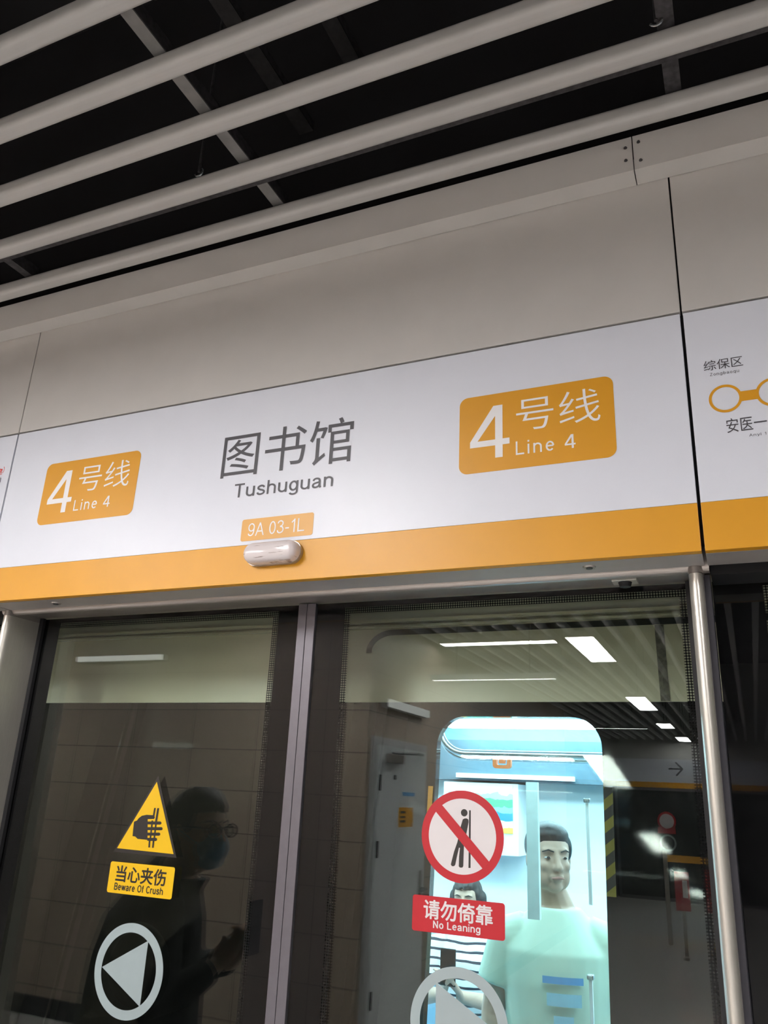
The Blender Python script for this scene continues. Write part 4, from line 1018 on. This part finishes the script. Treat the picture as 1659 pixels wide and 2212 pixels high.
# luminaires
def luminaire(x0, x1, y0, y1, z, label, m='lamp', hang=False, th=0.03):
    t = thing('ceiling_light', label, 'ceiling light', ((x0 + x1) / 2, (y0 + y1) / 2, z), 'platform luminaires')
    hb = box(NB(), x0 - 0.012, x1 + 0.012, y0 - 0.012, y1 + 0.012, z + 0.001, z + th + 0.012)
    for a_ in ((x0 - 0.012, x0 - 0.0005, y0 - 0.012, y1 + 0.012), (x1 + 0.0005, x1 + 0.012, y0 - 0.012, y1 + 0.012), (x0 - 0.0004, x1 + 0.0004, y0 - 0.012, y0 - 0.0005), (x0 - 0.0004, x1 + 0.0004, y1 + 0.0005, y1 + 0.012)): box(hb, *a_, z - 0.012, z + 0.0009)
    obj('light_housing', hb, M['lamp_housing'], t)
    obj('light_diffuser', box(NB(), x0, x1, y0, y1, z - 0.010, z + 0.0005), M[m], t)
    for q in (0.2, 0.8):
        b = NB(); xx = x0 + (x1 - x0) * q if x1 - x0 > y1 - y0 else (x0 + x1) / 2; yy = (y0 + y1) / 2 if x1 - x0 > y1 - y0 else y0 + (y1 - y0) * q
        tube(b, [(xx, yy, z + th + .013), (xx, yy, HC + 1.0)], 0.004, 6); obj('suspension_rod', b, M['carrier_dark'], t)
    return t
zl = EYE + 1.30
luminaire(-1.31, -1.08, -4.15, -2.90, zl, 'bright ceiling panel mirrored largest in the right door')
luminaire(-1.37, -1.13, -8.40, -6.87, zl, 'second bright ceiling panel down the mirrored row')
luminaire(-1.36, -1.14, -11.23, -10.36, zl, 'third bright ceiling panel down the mirrored row')
luminaire(-1.29, -1.07, -14.20, -13.10, zl, 'farthest ceiling panel in the mirrored row')
luminaire(-2.44, -1.42, -3.12, -3.00, zl, 'long strip light mirrored beside the largest panel', 'lamp_strong')
luminaire(-2.9, -1.6, -11.38, -11.32, zl, 'far strip light mirrored over the train window', 'lamp_slim', th=.02)
a, b = MV(935, 1467, 6.0), MV(1200, 1463, 6.0)
luminaire(a.x, b.x, a.y, a.y + 0.03, a.z, 'hair thin glowing bar for a lit rail edge, mirrored across the cream panel', 'lamp_slim', th=.02)  # lit edge of a hanging rail made to glow; no lamp there
luminaire(-1.70, -0.90, 0.232, 0.268, zl, 'strip light over the platform edge lighting the station name')
for x, y in ((2.9, -3.2), (2.9, -7.4), (2.9, -11.0), (-5.6, -0.4), (-3.2, -0.7), (-1.75, -0.62), (1.9, -0.6)):
    luminaire(x - 0.12, x + 0.12, y - 0.62, y + 0.62, zl, {(2.9, -3.2): 'ceiling panel off to the right nearest the doors', (2.9, -7.4): 'ceiling panel off to the right in the middle', (2.9, -11.0): 'ceiling panel off to the right farthest away', (-5.6, -0.4): 'ceiling panel off to the left in front of the core wall', (-3.2, -0.7): 'added unseen ceiling panel brightening the core wall near its corner', (-1.75, -0.62): 'added unseen ceiling panel brightening the service door, between the core corner and the doors', (1.9, -0.6): 'ceiling panel over the platform to the right of the camera'}[(x, y)])  # the two panels by the core corner are added to brighten wall and door
# light box on the core wall, mirrored in the left door
a, b = MV(165, 1422, 5.36), MV(352, 1422, 5.36)
t = thing('light_box', 'pale light box high on the core wall mirrored in the left door', 'light box', ((a.x + b.x) / 2, CY + .02, a.z - .03))
obj('box_body', box(NB(), a.x, b.x, CY + 0.001, CY + 0.05, a.z - 0.035, a.z + 0.015), M['lamp_housing'], t)
obj('box_face', box(NB(), a.x + .01, b.x - .01, CY + 0.0505, CY + 0.056, a.z - 0.032, a.z + 0.012), M['lamp_dim'], t)
# metal door in the side of the core with closer, hinges, notices and handle
dt = thing('door_1', 'white metal service door with door closer mirrored in the right door', 'door', (CX + 0.03, -2.3, 0)); dt['kind'] = 'structure'; 
for k_ in ('category',): del dt[k_]
YA, YB = 2 * YG - 5.52, 2 * YG - 6.48     # hinge side nearest the platform edge
ZT = P(820, 1608, 5.52).z
obj('door_leaf', box(NB(), CX + 0.012, CX + 0.05, YB, YA, 0.01, ZT, 0.002), M['door_white'], dt)
obj('door_frame', plate(NB(), [(YB - 0.06, 0), (YA + 0.06, 0), (YA + 0.06, ZT + 0.06), (YB - 0.06, ZT + 0.06)], [[(YB - 0.004, 0.005), (YA + 0.004, 0.005), (YA + 0.004, ZT + 0.004), (YB - 0.004, ZT + 0.004)]], lambda x, z, d: (CX + 0.001 + d, x, z), 0.03), M['lamp_housing'], dt)
XD = CX + 0.0505
for q in (1690, 1835, 2165):
    z = P(812, q, 5.55).z; obj('hinge', box(NB(), XD, XD + 0.014, YA - 0.022, YA - 0.002, z - 0.055, z + 0.055, 0.003), M['hinge'], dt)
z = ZT - 0.085
obj('door_closer', box(NB(), XD, XD + 0.055, YA - 0.36, YA - 0.12, z - 0.035, z + 0.03, 0.006), M['steel'], dt)
b = NB(); tube(b, [(XD + 0.04, YA - 0.15, z + 0.035), (XD + 0.10, YA - 0.5, z + 0.05), (XD + 0.01, YA - 0.85, z + 0.06)], 0.010, 8); obj('closer_arm', b, M['hinge'], dt)
z = P(893, 1918, 6.4).z
obj('handle_plate', box(NB(), XD, XD + 0.008, YB + 0.05, YB + 0.11, z - 0.12, z + 0.13, 0.002), M['steel'], dt)
b = NB(); tube(b, [(XD + 0.008, YB + 0.08, z), (XD + 0.055, YB + 0.08, z), (XD + 0.06, YB + 0.20, z - 0.005)], 0.010, 10); obj('door_handle', b, M['rail'], dt, True)
def on_door(px0, px1, py0, py1, name, m, label):
    yv = 5.52 + (((px0 + px1) / 2) - 820) / 92 * 0.96
    zc0, zc1 = P((px0 + px1) / 2, py1, yv).z, P((px0 + px1) / 2, py0, yv).z
    y0 = 2 * YG - (5.52 + (px0 - 820 + 8) / 92 * 0.96); y1 = 2 * YG - (5.52 + (px1 - 820 + 8) / 92 * 0.96)
    return tag(obj(name, box(NB(), XD, XD + 0.002, min(y0, y1), max(y0, y1), zc0, zc1), m, dt), label)
on_door(850, 878, 1744, 1787, 'orange_notice', M['notice'], 'orange notice on the white door')
for q in ((853, 863, 1752, 1757), (853, 863, 1763, 1767), (853, 863, 1772, 1777)):
    o = on_door(*q, 'notice_writing', M['hinge'], 'dark writing on the orange notice'); o.location.x += 0.0015
on_door(856, 880, 1711, 1733, 'small_notice', M['white_ink'], 'small white notice above the orange one')
o = on_door(856, 880, 1711, 1719, 'notice_heading', M['print_blue'], 'blue heading of the small notice'); o.location.x += 0.0015
on_door(838, 843, 1673, 1683, 'door_plate', M['hinge'], 'tiny dark plate')
# emergency light on the core's side wall over the door
a, b = MV(842, 1510, 5.62), MV(925, 1531, 6.5)
t = thing('emergency_light', 'pale emergency light over the service door mirrored in the right door', 'light', (CX + .03, (a.y + b.y) / 2, 2.3))
z0_ = P(842, 1512, 5.62).z
obj('light_body', box(NB(), CX + 0.001, CX + 0.05, min(a.y, b.y), max(a.y, b.y), z0_ - 0.05, z0_ + 0.02, 0.004), M['lamp_housing'], t)
obj('light_face', box(NB(), CX + 0.0505, CX + 0.07, min(a.y, b.y) + .02, max(a.y, b.y) - .02, z0_ - 0.045, z0_ + 0.012), M['lamp_dim'], t)

# far side of the platform: header with orange band, dark doors, stickers, red boards
YO = -14.35; VO = 2 * YG - YO
z_b, z_t, z_top = P(1440, 1702, VO).z, P(1440, 1690, VO).z, P(1440, 1640, VO).z
fs = thing('far_sign', 'far side header with orange band and arrow mirrored at the right', 'sign', (-1.5, YO, z_b))
obj('sign_face', box(NB(), -14, 10, YO - 0.05, YO, z_t, z_top), M['white_sign'], fs)
obj('colour_band', box(NB(), -14, 10, YO - 0.05, YO, z_b, z_t - 0.001), M['orange'], fs)
bm = NB(); a = P(1462, 1661, VO); fz = lambda x, z, d: (x, YO + 0.004, z)
for q in ([(-0.16, 0), (0.11, 0)], [(-0.02, 0.13), (0.11, 0)], [(-0.02, -0.13), (0.11, 0)]):
    for st_ in stroke_tris(q, 0.016):
        bm.faces.new([bm.verts.new((a.x + v.x, YO + 0.004, a.z + v.y)) for v in st_])
obj('arrow', bm, M['ink'], fs)
bm = box(NB(), -14, 10, YO - 0.09, YO - 0.055, z_top, 4.6); tag(obj('wall_far', bm, M['grey_panel']), 'grey wall over the far doors', kind='structure')
labs = ['far dark screen door mirrored beside the train window', 'far dark screen door with small round stickers mirrored near the post', 'far dark screen door mirrored in the right fixed glass']
for k, xc in enumerate((-3.6, -1.75, 0.1)):
    t = thing('far_door', labs[k], 'screen door', (xc, YO, 0), 'dark doors on the far side')
    obj('dark_pane', box(NB(), xc - 0.86, xc + 0.86, YO - 0.05, YO - 0.03, 0.02, z_b - 0.01), M['far_door'], t)
    obj('door_frame', plate(NB(), [(xc - 0.91, 0.0), (xc + 0.91, 0.0), (xc + 0.91, z_b - 0.002), (xc - 0.91, z_b - 0.002)], [[(xc - 0.86, 0.06), (xc + 0.86, 0.06), (xc + 0.86, z_b - 0.06), (xc - 0.86, z_b - 0.06)]], onY(YO - 0.028), 0.02), M['stile'], t)
    if k == 1:
        c = P(1440, 1774, VO)
        obj('prohibition_disc', plate(NB(), circ(c.x, c.z, 0.17, 32), [], onY(YO - 0.006), 0.003), M['sticker_white'], t)
        obj('prohibition_ring', plate(NB(), circ(c.x, c.z, 0.18, 32), [circ(c.x, c.z, 0.14, 32)], onY(YO - 0.002), 0.003), M['sticker_red'], t)
        c2 = P(1440, 1794, VO); obj('red_label', box(NB(), c2.x - 0.17, c2.x + 0.17, YO - .006, YO - .003, c2.z - 0.06, c2.z + 0.06), M['sticker_red'], t)
        c2 = P(1443, 1821, VO); obj('arrow_roundel', plate(NB(), circ(c2.x, c2.z, 0.16, 32), [circ(c2.x, c2.z, 0.125, 32)], onY(YO - 0.006), 0.003), M['frost'], t)
# wall below and beside the far doors so nothing is open
bm = box(NB(), -14, 10, YO - 0.25, YO - 0.2, 0, 3.0); tag(obj('wall_far', bm, M['void']), 'dark tunnel behind the far doors', kind='structure')
# yellow belt, red boards standing on the platform
yv = 12.5
a, b = MV(1436, 1846, yv), MV(1500, 1866, yv)
t = thing('queue_barrier', 'yellow belt barrier mirrored near the right post', 'barrier', ((a.x + b.x) / 2, a.y, 0))
obj('belt', box(NB(), a.x, b.x + 0.2, a.y - 0.01, a.y, b.z, a.z), M['notice'], t)
for x in (a.x, b.x + 0.2):
    bq = NB(); tube(bq, [(x, a.y, 0.0), (x, a.y, a.z + 0.05)], 0.03, 12); obj('barrier_post', bq, M['steel'], t)
for k, (q0, q1) in enumerate((((1455, 1882), (1493, 1970)), ((1520, 1878), (1552, 1975)))):
    a, b = MV(*q0, 11.5), MV(*q1, 11.5)
    t = thing('red_board', ('left' if k == 0 else 'right') + ' one of two red notice boards mirrored beside the post', 'board', ((a.x + b.x) / 2, a.y, 0), 'red notice boards')
    obj('board_panel', box(NB(), a.x, b.x, a.y - 0.02, a.y, b.z, a.z, 0.004), M['red_board'], t)
    obj('board_text', box(NB(), a.x + 0.09, a.x + 0.15, a.y + 0.0005, a.y + 0.002, b.z + 0.15, a.z - 0.1), M['sticker_white'], t)
    obj('board_foot', box(NB(), a.x + .05, b.x - .05, a.y - 0.15, a.y + 0.13, 0.0, 0.03), M['steel'], t)
    obj('board_pole', box(NB(), (a.x + b.x) / 2 - .02, (a.x + b.x) / 2 + .02, a.y - 0.018, a.y - .002, 0.031, b.z - 0.0005), M['steel'], t)
